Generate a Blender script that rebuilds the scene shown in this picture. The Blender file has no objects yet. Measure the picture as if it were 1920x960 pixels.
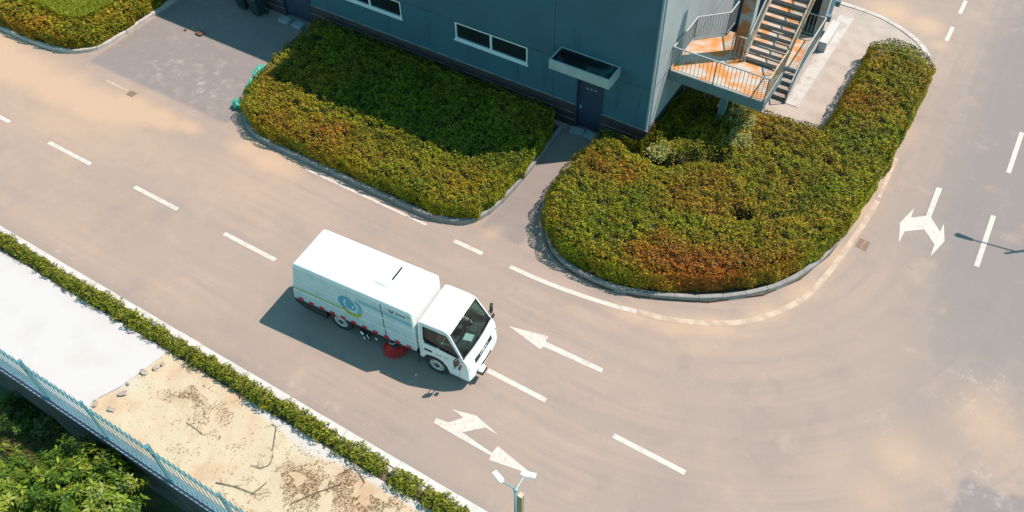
import bpy, math, random
import numpy as np
random.seed(7); RNG = np.random.default_rng(7)
sc = bpy.context.scene
col = sc.collection
rad = math.radians

# ---------------------------------------------------------------- camera, sky, sun, exposure
CH = 23.0; CF = 1598.0; CP, CR, CY = rad(49.68), rad(-0.96), rad(122.17)
_d = np.array([math.cos(CP)*math.cos(CY), math.cos(CP)*math.sin(CY), -math.sin(CP)])
_s0 = np.array([math.sin(CY), -math.cos(CY), 0.0]); _u0 = np.cross(_s0, _d)
_s = _s0*math.cos(CR)+_u0*math.sin(CR); _u = -_s0*math.sin(CR)+_u0*math.cos(CR)
def G(px, py, z=0.0):
    """surveyed point of the site: photo pixel (1920x960) -> place on the level z"""
    D = _d+_s*(px-960)/CF-_u*(py-480)/CF
    P = D*(CH-z)/-D[2]
    return (float(P[0]), float(P[1]), z)
from mathutils import Matrix, Vector
cam = bpy.data.cameras.new('camera'); camo = bpy.data.objects.new('camera', cam); col.objects.link(camo)
camo.matrix_world = Matrix(((_s[0], _u[0], -_d[0], 0), (_s[1], _u[1], -_d[1], 0), (_s[2], _u[2], -_d[2], CH), (0, 0, 0, 1)))
cam.sensor_width = 36; cam.lens = CF/1920*36; cam.clip_end = 600
sc.camera = camo
SX, SY = 0.473, 0.40                       # shadow travel per metre of height (towards -X, -Y)
SEL = math.atan2(1, math.hypot(SX, SY))
w = bpy.data.worlds.new('World'); sc.world = w; w.use_nodes = True
nt = w.node_tree
sky = nt.nodes.new('ShaderNodeTexSky'); sky.sky_type = 'NISHITA'; sky.sun_disc = False
sky.sun_elevation = SEL; sky.sun_rotation = math.atan2(SX, SY); sky.ozone_density = 3.0; sky.air_density = 1.0; sky.dust_density = 0.3
bg = nt.nodes['Background']; bg.inputs[1].default_value = 0.14
tn = nt.nodes.new('ShaderNodeMix'); tn.data_type = 'RGBA'; tn.blend_type = 'MULTIPLY'; tn.inputs[0].default_value = 1.0
tn.inputs[7].default_value = (0.74, 1.18, 0.92, 1)      # hazy greenish blue sky
nt.links.new(sky.outputs[0], tn.inputs[6]); nt.links.new(tn.outputs[2], bg.inputs[0])
sun = bpy.data.lights.new('sun', 'SUN'); sun.energy = 4.3; sun.angle = rad(0.5); sun.color = (1.0, 0.85, 0.76)
suno = bpy.data.objects.new('sun', sun); col.objects.link(suno)
suno.rotation_euler = Vector((SX, SY, 1)).to_track_quat('Z', 'Y').to_euler()
sc.view_settings.view_transform = 'Standard'; sc.view_settings.look = 'None'
sc.view_settings.gamma = 1; sc.view_settings.use_curve_mapping = False
sc.view_settings.exposure = 0.84
sc.render.resolution_x = 1024; sc.render.resolution_y = 512

# ---------------------------------------------------------------- materials
def nd(t, kind, **kw):
    n = t.nodes.new(kind)
    for k, v in kw.items():
        if k in ('operation', 'blend_type', 'data_type'): setattr(n, k, v)
        else: n.inputs[k].default_value = v
    return n
def math_(t, op, a, b=None):
    n = t.nodes.new('ShaderNodeMath'); n.operation = op
    for i, x in enumerate((a, b)):
        if x is None: continue
        if isinstance(x, (int, float)): n.inputs[i].default_value = x
        else: t.links.new(x, n.inputs[i])
    return n.outputs[0]
def mixc(t, f, a, b, bt='MIX'):
    n = t.nodes.new('ShaderNodeMix'); n.data_type = 'RGBA'; n.blend_type = bt
    for i, x in ((0, f), (6, a), (7, b)):
        if isinstance(x, (int, float)): n.inputs[i].default_value = x
        elif isinstance(x, tuple): n.inputs[i].default_value = x+(1,)
        else: t.links.new(x, n.inputs[i])
    return n.outputs[2]
def ramp(t, x, lo, hi):
    n = t.nodes.new('ShaderNodeMapRange'); n.inputs[1].default_value = lo; n.inputs[2].default_value = hi; n.clamp = True
    n.interpolation_type = 'SMOOTHSTEP'
    t.links.new(x, n.inputs[0]); return n.outputs[0]

def mat(name, color, rough=0.7, metal=0.0, var=0.0, scale=3.0, spec=0.5, bump=0.0, bscale=40.0, c2=None, lo=0.4, hi=0.65, trans=0.0, rscale=None):
    m = bpy.data.materials.new(name); m.use_nodes = True; t = m.node_tree; b = t.nodes['Principled BSDF']
    b.inputs['Roughness'].default_value = rough; b.inputs['Metallic'].default_value = metal
    b.inputs['Specular IOR Level'].default_value = spec
    geo = t.nodes.new('ShaderNodeNewGeometry')
    tc = t.nodes.new('ShaderNodeTexCoord')
    src = tc.outputs['Object']
    c = tuple(color)+(1,)
    n = t.nodes.new('ShaderNodeTexNoise'); n.inputs['Scale'].default_value = scale; n.inputs['Detail'].default_value = 6
    t.links.new(src, n.inputs['Vector'])
    cr = t.nodes.new('ShaderNodeValToRGB'); e = cr.color_ramp.elements
    if c2 is not None:
        e[0].position = lo; e[1].position = hi; e[0].color = c; e[1].color = tuple(c2)+(1,)
    else:
        v = var if var else 0.06
        e[0].position = 0.25; e[1].position = 0.75
        e[0].color = tuple(x*(1-v) for x in color)+(1,); e[1].color = tuple(min(1, x*(1+v)) for x in color)+(1,)
    t.links.new(n.outputs['Fac'], cr.inputs[0]); t.links.new(cr.outputs[0], b.inputs['Base Color'])
    if bump:
        n2 = t.nodes.new('ShaderNodeTexNoise'); n2.inputs['Scale'].default_value = bscale; n2.inputs['Detail'].default_value = 4
        t.links.new(src, n2.inputs['Vector'])
        bp = t.nodes.new('ShaderNodeBump'); bp.inputs['Strength'].default_value = bump; bp.inputs['Distance'].default_value = 0.03
        t.links.new(n2.outputs['Fac'], bp.inputs['Height']); t.links.new(bp.outputs[0], b.inputs['Normal'])
    return m

def leafmat(name, rough=0.55, tr=0.25):
    m = bpy.data.materials.new(name); m.use_nodes = True; t = m.node_tree; b = t.nodes['Principled BSDF']
    a = t.nodes.new('ShaderNodeAttribute'); a.attribute_name = 'tint'
    t.links.new(a.outputs['Color'], b.inputs['Base Color']); b.inputs['Roughness'].default_value = rough
    b.inputs['Specular IOR Level'].default_value = 0.22
    tl = t.nodes.new('ShaderNodeBsdfTranslucent'); t.links.new(a.outputs['Color'], tl.inputs[0])
    mx = t.nodes.new('ShaderNodeMixShader'); mx.inputs[0].default_value = tr
    t.links.new(b.outputs[0], mx.inputs[1]); t.links.new(tl.outputs[0], mx.inputs[2])
    t.links.new(mx.outputs[0], t.nodes['Material Output'].inputs[0])
    return m

M = {}
M['leaf'] = leafmat('leaf'); M['bigleaf'] = leafmat('broad_leaf', 0.4, 0.3)
M['soil'] = mat('soil', (0.085, 0.06, 0.04), 0.95, var=0.4, scale=8, bump=0.5)
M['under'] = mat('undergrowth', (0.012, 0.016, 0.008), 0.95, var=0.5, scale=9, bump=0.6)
M['kerb'] = mat('kerb_stone', (0.20, 0.20, 0.19), 0.85, var=0.22, scale=2.5, bump=0.3)
M['kerbwhite'] = mat('kerb_white', (0.43, 0.42, 0.40), 0.8, c2=(0.34, 0.32, 0.29), lo=0.5, hi=0.85, scale=3, bump=0.2)
M['slab'] = mat('white_concrete', (0.405, 0.395, 0.385), 0.85, c2=(0.375, 0.36, 0.335), lo=0.48, hi=0.75, scale=0.8, bump=0.15)
M['conc'] = mat('concrete', (0.33, 0.28, 0.24), 0.88, c2=(0.27, 0.225, 0.19), lo=0.4, hi=0.7, scale=1.6, bump=0.25)
M['wallconc'] = mat('weathered_wall', (0.15, 0.19, 0.235), 0.9, c2=(0.10, 0.12, 0.145), lo=0.42, hi=0.7, scale=1.5, bump=0.3)
M['wallshade'] = mat('shaded_wall_face', (0.045, 0.048, 0.055), 0.9, c2=(0.09, 0.09, 0.09), lo=0.45, hi=0.75, scale=1.5, bump=0.3)  # shade on the sunless wall face is put into this dark colour
M['haunch'] = mat('kerb_haunch', (0.38, 0.36, 0.33), 0.88, c2=(0.29, 0.26, 0.22), lo=0.45, hi=0.7, scale=4, bump=0.25)
M['paint'] = mat('road_paint', (0.52, 0.49, 0.45), 0.7, c2=(0.37, 0.33, 0.29), lo=0.50, hi=0.72, scale=7, bump=0.1)
def paintmat():
    m = bpy.data.materials.new('worn_road_paint'); m.use_nodes = True; t = m.node_tree; b = t.nodes['Principled BSDF']; L = t.links.new
    tc = t.nodes.new('ShaderNodeTexCoord'); P = tc.outputs['Object']
    a = t.nodes.new('ShaderNodeTexNoise'); a.inputs['Scale'].default_value = 5; a.inputs['Detail'].default_value = 10; a.inputs['Roughness'].default_value = .75; L(P, a.inputs[0])
    c = t.nodes.new('ShaderNodeValToRGB'); e = c.color_ramp.elements; e[0].position = .38; e[0].color = (.46, .42, .37, 1); e[1].position = .52; e[1].color = (.43, .39, .345, 1)
    q = e.new(.60); q.color = (.36, .31, .27, 1); q = e.new(.70); q.color = (.25, .21, .185, 1)
    L(a.outputs[0], c.inputs[0]); L(c.outputs[0], b.inputs['Base Color']); b.inputs['Roughness'].default_value = .8; return m
M['paint'] = paintmat()
M['paintdust'] = mat('road_paint_dusty', (0.40, 0.315, 0.235), 0.85, c2=(0.32, 0.24, 0.18), lo=0.40, hi=0.60, scale=3)
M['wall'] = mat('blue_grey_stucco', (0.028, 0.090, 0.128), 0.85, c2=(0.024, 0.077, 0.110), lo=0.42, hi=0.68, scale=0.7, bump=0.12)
def streakmat():
    m = bpy.data.materials.new('damp_streak'); m.use_nodes = True; t = m.node_tree; b = t.nodes['Principled BSDF']; L = t.links.new
    b.inputs['Base Color'].default_value = (.040, .11, .15, 1); b.inputs['Roughness'].default_value = .9
    tc = t.nodes.new('ShaderNodeTexCoord'); mp = t.nodes.new('ShaderNodeMapping'); mp.inputs['Scale'].default_value = (14, 1, .7); L(tc.outputs['Object'], mp.inputs[0])
    n = nd(t, 'ShaderNodeTexNoise', Scale=1.0, Detail=5.0); L(mp.outputs[0], n.inputs['Vector'])
    g = t.nodes.new('ShaderNodeSeparateXYZ'); L(tc.outputs['Generated'], g.inputs[0])
    ed = math_(t, 'MULTIPLY', math_(t, 'MULTIPLY', g.outputs[0], math_(t, 'SUBTRACT', 1.0, g.outputs[0])), 4.0)
    ev = math_(t, 'MULTIPLY', math_(t, 'MULTIPLY', g.outputs[2], math_(t, 'SUBTRACT', 1.0, g.outputs[2])), 4.0)
    L(math_(t, 'MULTIPLY', math_(t, 'MULTIPLY', ramp(t, n.outputs['Fac'], .35, .75), .35), math_(t, 'MULTIPLY', ed, ev)), b.inputs['Alpha']); return m
M['streak'] = streakmat()
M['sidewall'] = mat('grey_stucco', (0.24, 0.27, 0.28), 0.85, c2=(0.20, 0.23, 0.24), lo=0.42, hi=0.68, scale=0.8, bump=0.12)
M['trimwall'] = mat('wall_joint', (0.03, 0.05, 0.06), 0.9)
M['plinth'] = mat('brown_plinth', (0.035, 0.024, 0.026), 0.7, var=0.3, scale=3)
M['plinthline'] = mat('plinth_joint', (0.22, 0.20, 0.19), 0.8, var=0.35, scale=5)
M['frame'] = mat('white_window_frame', (0.52, 0.56, 0.57), 0.5)
M['glass_dark'] = mat('dark_window_glass', (0.012, 0.016, 0.018), 0.12, spec=0.5, var=0.3, scale=1)
M['door'] = mat('navy_door', (0.018, 0.034, 0.062), 0.5, var=0.15)
M['steelgrey'] = mat('painted_steel', (0.30, 0.32, 0.32), 0.55, c2=(0.42, 0.17, 0.05), lo=0.60, hi=0.72, scale=2.2)
M['steelbeam'] = mat('painted_beam', (0.085, 0.135, 0.15), 0.6, var=0.12, scale=3)
M['railrust'] = mat('rusty_rail', (0.36, 0.29, 0.22), 0.65, c2=(0.22, 0.10, 0.04), lo=0.5, hi=0.7, scale=5)
M['rustfloor'] = mat('rusty_deck', (0.36, 0.32, 0.27), 0.75, c2=(0.42, 0.17, 0.035), lo=0.42, hi=0.58, scale=1.7, bump=0.2)
M['rusttread'] = mat('rusty_tread', (0.37, 0.30, 0.24), 0.75, c2=(0.44, 0.17, 0.04), lo=0.46, hi=0.60, scale=2.4, bump=0.2)
M['riser'] = mat('stair_riser', (0.145, 0.15, 0.155), 0.8, var=0.25, scale=4)
M['rustcol'] = mat('rusty_column', (0.24, 0.26, 0.26), 0.7, c2=(0.27, 0.10, 0.035), lo=0.42, hi=0.56, scale=1.6)
M['canopy'] = mat('canopy_fascia', (0.24, 0.30, 0.30), 0.6, var=0.12, scale=4)
M['canopyin'] = mat('canopy_tray', (0.012, 0.014, 0.015), 0.35, c2=(0.05, 0.10, 0.10), lo=0.52, hi=0.68, scale=1.9)
M['rubble'] = mat('rubble', (0.22, 0.18, 0.15), 0.95, c2=(0.38, 0.33, 0.27), lo=0.4, hi=0.6, scale=9, bump=0.5)
M['fence'] = mat('teal_fence_paint', (0.075, 0.20, 0.235), 0.45, var=0.15, scale=3)
M['lampgrey'] = mat('lamp_post_grey', (0.20, 0.30, 0.31), 0.45, metal=0.2, var=0.1)
M['lampwhite'] = mat('lamp_head_white', (0.78, 0.80, 0.80), 0.4)
M['lens'] = mat('lamp_lens', (0.25, 0.27, 0.28), 0.25)
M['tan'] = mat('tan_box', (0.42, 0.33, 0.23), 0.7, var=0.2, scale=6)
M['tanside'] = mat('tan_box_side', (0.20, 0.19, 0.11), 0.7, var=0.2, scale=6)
M['white'] = mat('truck_white', (0.66, 0.69, 0.69), 0.35, c2=(0.56, 0.57, 0.56), lo=0.50, hi=0.80, scale=3.5)
M['panel'] = mat('truck_panel', (0.40, 0.53, 0.56), 0.4, c2=(0.32, 0.42, 0.43), lo=0.45, hi=0.75, scale=2.5)
M['black'] = mat('black_plastic', (0.012, 0.013, 0.015), 0.5, var=0.3)
M['chassis'] = mat('chassis_black', (0.02, 0.02, 0.022), 0.6, var=0.4, scale=6)
M['tyre'] = mat('tyre_rubber', (0.022, 0.021, 0.021), 0.85, c2=(0.06, 0.05, 0.042), lo=0.5, hi=0.8, scale=9)
M['rim'] = mat('steel_rim', (0.52, 0.53, 0.52), 0.4, metal=0.3, c2=(0.30, 0.27, 0.23), lo=0.55, hi=0.8, scale=10)
M['hub'] = mat('wheel_hub', (0.05, 0.05, 0.05), 0.5)
M['red'] = mat('red_marker', (0.52, 0.012, 0.03), 0.35)
M['bristle'] = mat('red_bristle', (0.72, 0.02, 0.015), 0.6, c2=(0.42, 0.010, 0.008), lo=0.45, hi=0.6, scale=14)
M['blue'] = mat('decal_blue', (0.015, 0.25, 0.40), 0.35)
M['ltblue'] = mat('decal_light_blue', (0.08, 0.33, 0.44), 0.35)
M['green'] = mat('decal_green', (0.30, 0.36, 0.03), 0.35)
M['palegreen'] = mat('decal_pale_green', (0.42, 0.52, 0.34), 0.35)
M['ink'] = mat('lettering_grey', (0.07, 0.09, 0.10), 0.5)
M['inklight'] = mat('lettering_pale', (0.30, 0.34, 0.36), 0.5)
M['chrome'] = mat('lamp_glass', (0.62, 0.66, 0.68), 0.12, metal=0.6, c2=(0.12, 0.13, 0.14), lo=0.45, hi=0.55, scale=9)
M['seat'] = mat('seat_fabric', (0.09, 0.10, 0.11), 0.9)
M['dash'] = mat('dashboard', (0.07, 0.085, 0.09), 0.7, var=0.3, scale=6)
M['paper'] = mat('paper', (0.85, 0.85, 0.83), 0.8)
M['skin'] = mat('skin', (0.52, 0.27, 0.17), 0.6)
M['shirt'] = mat('orange_vest', (0.62, 0.17, 0.04), 0.8)
M['shirtgreen'] = mat('green_shirt', (0.06, 0.30, 0.16), 0.8)
M['trousers'] = mat('dark_trousers', (0.03, 0.035, 0.05), 0.85)
M['hair'] = mat('black_hair', (0.01, 0.009, 0.008), 0.5)
M['net'] = mat('green_netting', (0.02, 0.22, 0.17), 0.6, c2=(0.06, 0.36, 0.29), lo=0.45, hi=0.6, scale=9, bump=0.6, bscale=30)
M['bin'] = mat('dark_bin', (0.02, 0.028, 0.035), 0.5, var=0.2)
M['stone'] = mat('step_stone', (0.20, 0.24, 0.25), 0.85, var=0.25, scale=4, bump=0.3)
M['bark'] = mat('bark', (0.10, 0.07, 0.045), 0.9, var=0.3, scale=8, bump=0.5)
M['stick'] = mat('dead_wood', (0.13, 0.09, 0.065), 0.9, var=0.3, scale=9)
M['grate'] = mat('iron_grate', (0.20, 0.13, 0.09), 0.7, var=0.3, scale=14)
M['pit'] = mat('dusty_drain', (0.26, 0.20, 0.14), 0.9, var=0.3, scale=9)
M['clod'] = mat('dirt_clod', (0.10, 0.055, 0.04), 0.95, var=0.5, scale=12, bump=0.5)
M['lowground'] = mat('rough_ground', (0.075, 0.085, 0.025), 0.95, c2=(0.20, 0.15, 0.075), lo=0.48, hi=0.66, scale=0.8, bump=0.6, bscale=12)
M['lawnbase'] = mat('lawn_base', (0.14, 0.19, 0.012), 0.95, var=0.3, scale=3, bump=0.5)
M['roof'] = mat('flat_roof', (0.28, 0.28, 0.27), 0.9, var=0.2)
M['darkhole'] = mat('dark_doorway', (0.01, 0.011, 0.013), 0.8)

def glassmat():
    m = bpy.data.materials.new('cab_glass'); m.use_nodes = True; t = m.node_tree
    t.nodes.remove(t.nodes['Principled BSDF'])
    tr = t.nodes.new('ShaderNodeBsdfTransparent'); tr.inputs[0].default_value = (0.42, 0.60, 0.58, 1)
    gl = t.nodes.new('ShaderNodeBsdfGlossy'); gl.inputs['Roughness'].default_value = 0.03; gl.inputs[0].default_value = (0.8, 0.9, 0.9, 1)
    fr = t.nodes.new('ShaderNodeFresnel'); fr.inputs[0].default_value = 1.5
    mx = t.nodes.new('ShaderNodeMixShader')
    t.links.new(fr.outputs[0], mx.inputs[0]); t.links.new(tr.outputs[0], mx.inputs[1]); t.links.new(gl.outputs[0], mx.inputs[2])
    t.links.new(mx.outputs[0], t.nodes['Material Output'].inputs[0]); return m
M['glass'] = glassmat()

def roadmat():
    m = bpy.data.materials.new('dusty_asphalt'); m.use_nodes = True; t = m.node_tree; b = t.nodes['Principled BSDF']
    L = t.links.new
    tc = t.nodes.new('ShaderNodeTexCoord'); P = tc.outputs['Object']
    sx = t.nodes.new('ShaderNodeSeparateXYZ'); L(P, sx.inputs[0]); X, Y = sx.outputs[0], sx.outputs[1]
    # tyre streaks: along the straight road west of the bend, along arcs round the bend
    dx = math_(t, 'MAXIMUM', math_(t, 'ADD', X, 6.0), 0.0); dy = math_(t, 'SUBTRACT', 23.5, Y)
    dyp = math_(t, 'MAXIMUM', dy, 0.0)
    r = math_(t, 'SQRT', math_(t, 'ADD', math_(t, 'POWER', dx, 2.0), math_(t, 'POWER', dyp, 2.0)))
    along = math_(t, 'SUBTRACT', X, Y)
    cb = t.nodes.new('ShaderNodeCombineXYZ'); L(math_(t, 'MULTIPLY', r, 2.6), cb.inputs[0]); L(math_(t, 'MULTIPLY', along, 0.10), cb.inputs[1])
    st = nd(t, 'ShaderNodeTexNoise', Scale=1.0, Detail=6.0, Roughness=0.6); L(cb.outputs[0], st.inputs['Vector'])
    n1 = nd(t, 'ShaderNodeTexNoise', Scale=0.22, Detail=5.0); L(P, n1.inputs['Vector'])
    n2 = nd(t, 'ShaderNodeTexNoise', Scale=1.3, Detail=8.0, Roughness=0.65); L(P, n2.inputs['Vector'])
    n3 = nd(t, 'ShaderNodeTexNoise', Scale=22.0, Detail=8.0, Roughness=0.75); L(P, n3.inputs['Vector'])
    at = t.nodes.new('ShaderNodeAttribute'); at.attribute_name = 'dirt'
    sa = t.nodes.new('ShaderNodeSeparateColor'); L(at.outputs['Color'], sa.inputs[0])
    base = mixc(t, ramp(t, n1.outputs['Fac'], 0.35, 0.65), (0.258, 0.205, 0.170), (0.290, 0.222, 0.180))
    base = mixc(t, math_(t, 'MULTIPLY', ramp(t, st.outputs['Fac'], 0.36, 0.68), math_(t, 'MULTIPLY', ramp(t, n1.outputs['Fac'], 0.25, 0.75), 0.85)), base, (0.215, 0.180, 0.158))
    base = mixc(t, math_(t, 'MULTIPLY', ramp(t, n2.outputs['Fac'], 0.50, 0.75), 0.22), base, (0.34, 0.275, 0.23))
    # clean grey asphalt (G)
    gg = ramp(t, math_(t, 'ADD', sa.outputs[1], math_(t, 'MULTIPLY', math_(t, 'SUBTRACT', n2.outputs['Fac'], 0.5), 0.5)), 0.10, 0.85)
    base = mixc(t, math_(t, 'MULTIPLY', gg, 0.85), base, (0.165, 0.150, 0.145))
    # fine sealed cracks and seams across the lanes
    vc = t.nodes.new('ShaderNodeTexVoronoi'); vc.feature = 'DISTANCE_TO_EDGE'; vc.inputs['Scale'].default_value = 0.16
    wp = nd(t, 'ShaderNodeTexNoise', Scale=0.9, Detail=6.0); L(P, wp.inputs['Vector'])
    vm = t.nodes.new('ShaderNodeVectorMath'); vm.operation = 'MULTIPLY_ADD'; L(wp.outputs['Color'], vm.inputs[0]); vm.inputs[1].default_value = (1.1, 1.1, 0); L(P, vm.inputs[2]); L(vm.outputs[0], vc.inputs['Vector'])
    crk = math_(t, 'SUBTRACT', 1.0, ramp(t, vc.outputs['Distance'], 0.002, 0.009))
    base = mixc(t, math_(t, 'MULTIPLY', math_(t, 'MULTIPLY', crk, ramp(t, n2.outputs['Fac'], 0.48, 0.62)), 0.12), base, (0.12, 0.10, 0.095))
    # oily and damp stains
    n4 = nd(t, 'ShaderNodeTexNoise', Scale=0.55, Detail=7.0, Roughness=0.7); mp4 = t.nodes.new('ShaderNodeMapping'); mp4.inputs['Location'].default_value = (13, 7, 0); L(P, mp4.inputs[0]); L(mp4.outputs[0], n4.inputs['Vector'])
    base = mixc(t, math_(t, 'MULTIPLY', ramp(t, n4.outputs['Fac'], 0.50, 0.72), 0.40), base, (0.165, 0.150, 0.145))
    base = mixc(t, math_(t, 'MULTIPLY', ramp(t, n4.outputs['Fac'], 0.46, 0.28), 0.40), base, (0.36, 0.265, 0.20))
    # sand blown on the road (R)
    jit = math_(t, 'MULTIPLY', math_(t, 'SUBTRACT', n2.outputs['Fac'], 0.5), 0.7)
    sd = ramp(t, math_(t, 'ADD', sa.outputs[0], math_(t, 'MULTIPLY', jit, math_(t, 'ADD', math_(t, 'MULTIPLY', sa.outputs[0], 0.8), 0.15))), 0.04, 0.95)
    base = mixc(t, math_(t, 'MULTIPLY', sd, 0.9), base, (0.40, 0.280, 0.185))
    # chalky scuffs and spilt cement (B)
    wv = nd(t, 'ShaderNodeTexNoise', Scale=1.6, Detail=12.0, Roughness=0.80); wv.inputs['Distortion'].default_value = 0.25; L(P, wv.inputs['Vector'])
    ridge = math_(t, 'SUBTRACT', 1.0, math_(t, 'MULTIPLY', math_(t, 'ABSOLUTE', math_(t, 'SUBTRACT', wv.outputs['Fac'], 0.5)), 14.0))
    rb = math_(t, 'MULTIPLY', ramp(t, wv.outputs['Fac'], 0.50, 0.68), ramp(t, math_(t, 'MULTIPLY', sa.outputs[2], math_(t, 'ADD', n1.outputs['Fac'], 0.4)), 0.25, 0.9))
    base = mixc(t, math_(t, 'MULTIPLY', rb, 0.60), base, (0.42, 0.35, 0.31))
    vo = nd(t, 'ShaderNodeTexVoronoi', Scale=2.1); L(P, vo.inputs['Vector'])
    spk = math_(t, 'SUBTRACT', 1.0, ramp(t, vo.outputs['Distance'], 0.035, 0.065))
    base = mixc(t, math_(t, 'MULTIPLY', spk, 0.25), base, (0.50, 0.44, 0.38))
    base = mixc(t, math_(t, 'MULTIPLY', ramp(t, n3.outputs['Fac'], 0.35, 0.7), 0.20), base, (0.15, 0.13, 0.12))
    L(base, b.inputs['Base Color']); b.inputs['Roughness'].default_value = 0.85; b.inputs['Specular IOR Level'].default_value = 0.3
    bp = nd(t, 'ShaderNodeBump', Strength=0.25, Distance=0.01); L(n3.outputs['Fac'], bp.inputs['Height']); L(bp.outputs[0], b.inputs['Normal'])
    return m
M['road'] = roadmat()

def sandmat():
    m = bpy.data.materials.new('pale_sand'); m.use_nodes = True; t = m.node_tree; b = t.nodes['Principled BSDF']; L = t.links.new
    tc = t.nodes.new('ShaderNodeTexCoord'); P = tc.outputs['Object']
    n1 = nd(t, 'ShaderNodeTexNoise', Scale=0.9, Detail=8.0, Roughness=0.6); L(P, n1.inputs['Vector'])
    n2 = nd(t, 'ShaderNodeTexNoise', Scale=9.0, Detail=6.0, Roughness=0.7); L(P, n2.inputs['Vector'])
    n3 = nd(t, 'ShaderNodeTexNoise', Scale=0.45, Detail=4.0); L(P, n3.inputs['Vector'])
    at = t.nodes.new('ShaderNodeAttribute'); at.attribute_name = 'dirt'
    sa = t.nodes.new('ShaderNodeSeparateColor'); L(at.outputs['Color'], sa.inputs[0])
    c = mixc(t, ramp(t, n3.outputs['Fac'], 0.4, 0.6), (0.40, 0.345, 0.235), (0.405, 0.315, 0.215))
    c = mixc(t, math_(t, 'MULTIPLY', ramp(t, n1.outputs['Fac'], 0.5, 0.7), 0.6), c, (0.36, 0.235, 0.14))
    f = ramp(t, math_(t, 'ADD', sa.outputs[0], math_(t, 'MULTIPLY', math_(t, 'SUBTRACT', n2.outputs['Fac'], 0.5), 1.3)), 0.35, 0.85)
    c = mixc(t, math_(t, 'MULTIPLY', f, 0.5), c, (0.32, 0.21, 0.12))
    c = mixc(t, ramp(t, sa.outputs[1], 0.2, 0.8), c, (0.40, 0.39, 0.36))
    L(c, b.inputs['Base Color']); b.inputs['Roughness'].default_value = 0.95
    bp = nd(t, 'ShaderNodeBump', Strength=0.6, Distance=0.03); L(n2.outputs['Fac'], bp.inputs['Height']); L(bp.outputs[0], b.inputs['Normal'])
    return m
M['sand'] = sandmat()

# ---------------------------------------------------------------- object helpers
def tag(o, label=None, cat=None, group=None, kind=None):
    if label: o['label'] = label
    if cat: o['category'] = cat
    if group: o['group'] = group
    if kind: o['kind'] = kind
    return o
def empty(name, loc, rz=0.0):
    o = bpy.data.objects.new(name, None); col.objects.link(o); o.location = loc; o.rotation_euler = (0, 0, rz)
    o.empty_display_size = 0.3; return o
def copy_tree(o, parent=None):
    c = o.copy(); col.objects.link(c); c.parent = parent
    for ch in list(o.children): copy_tree(ch, c)
    return c

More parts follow.
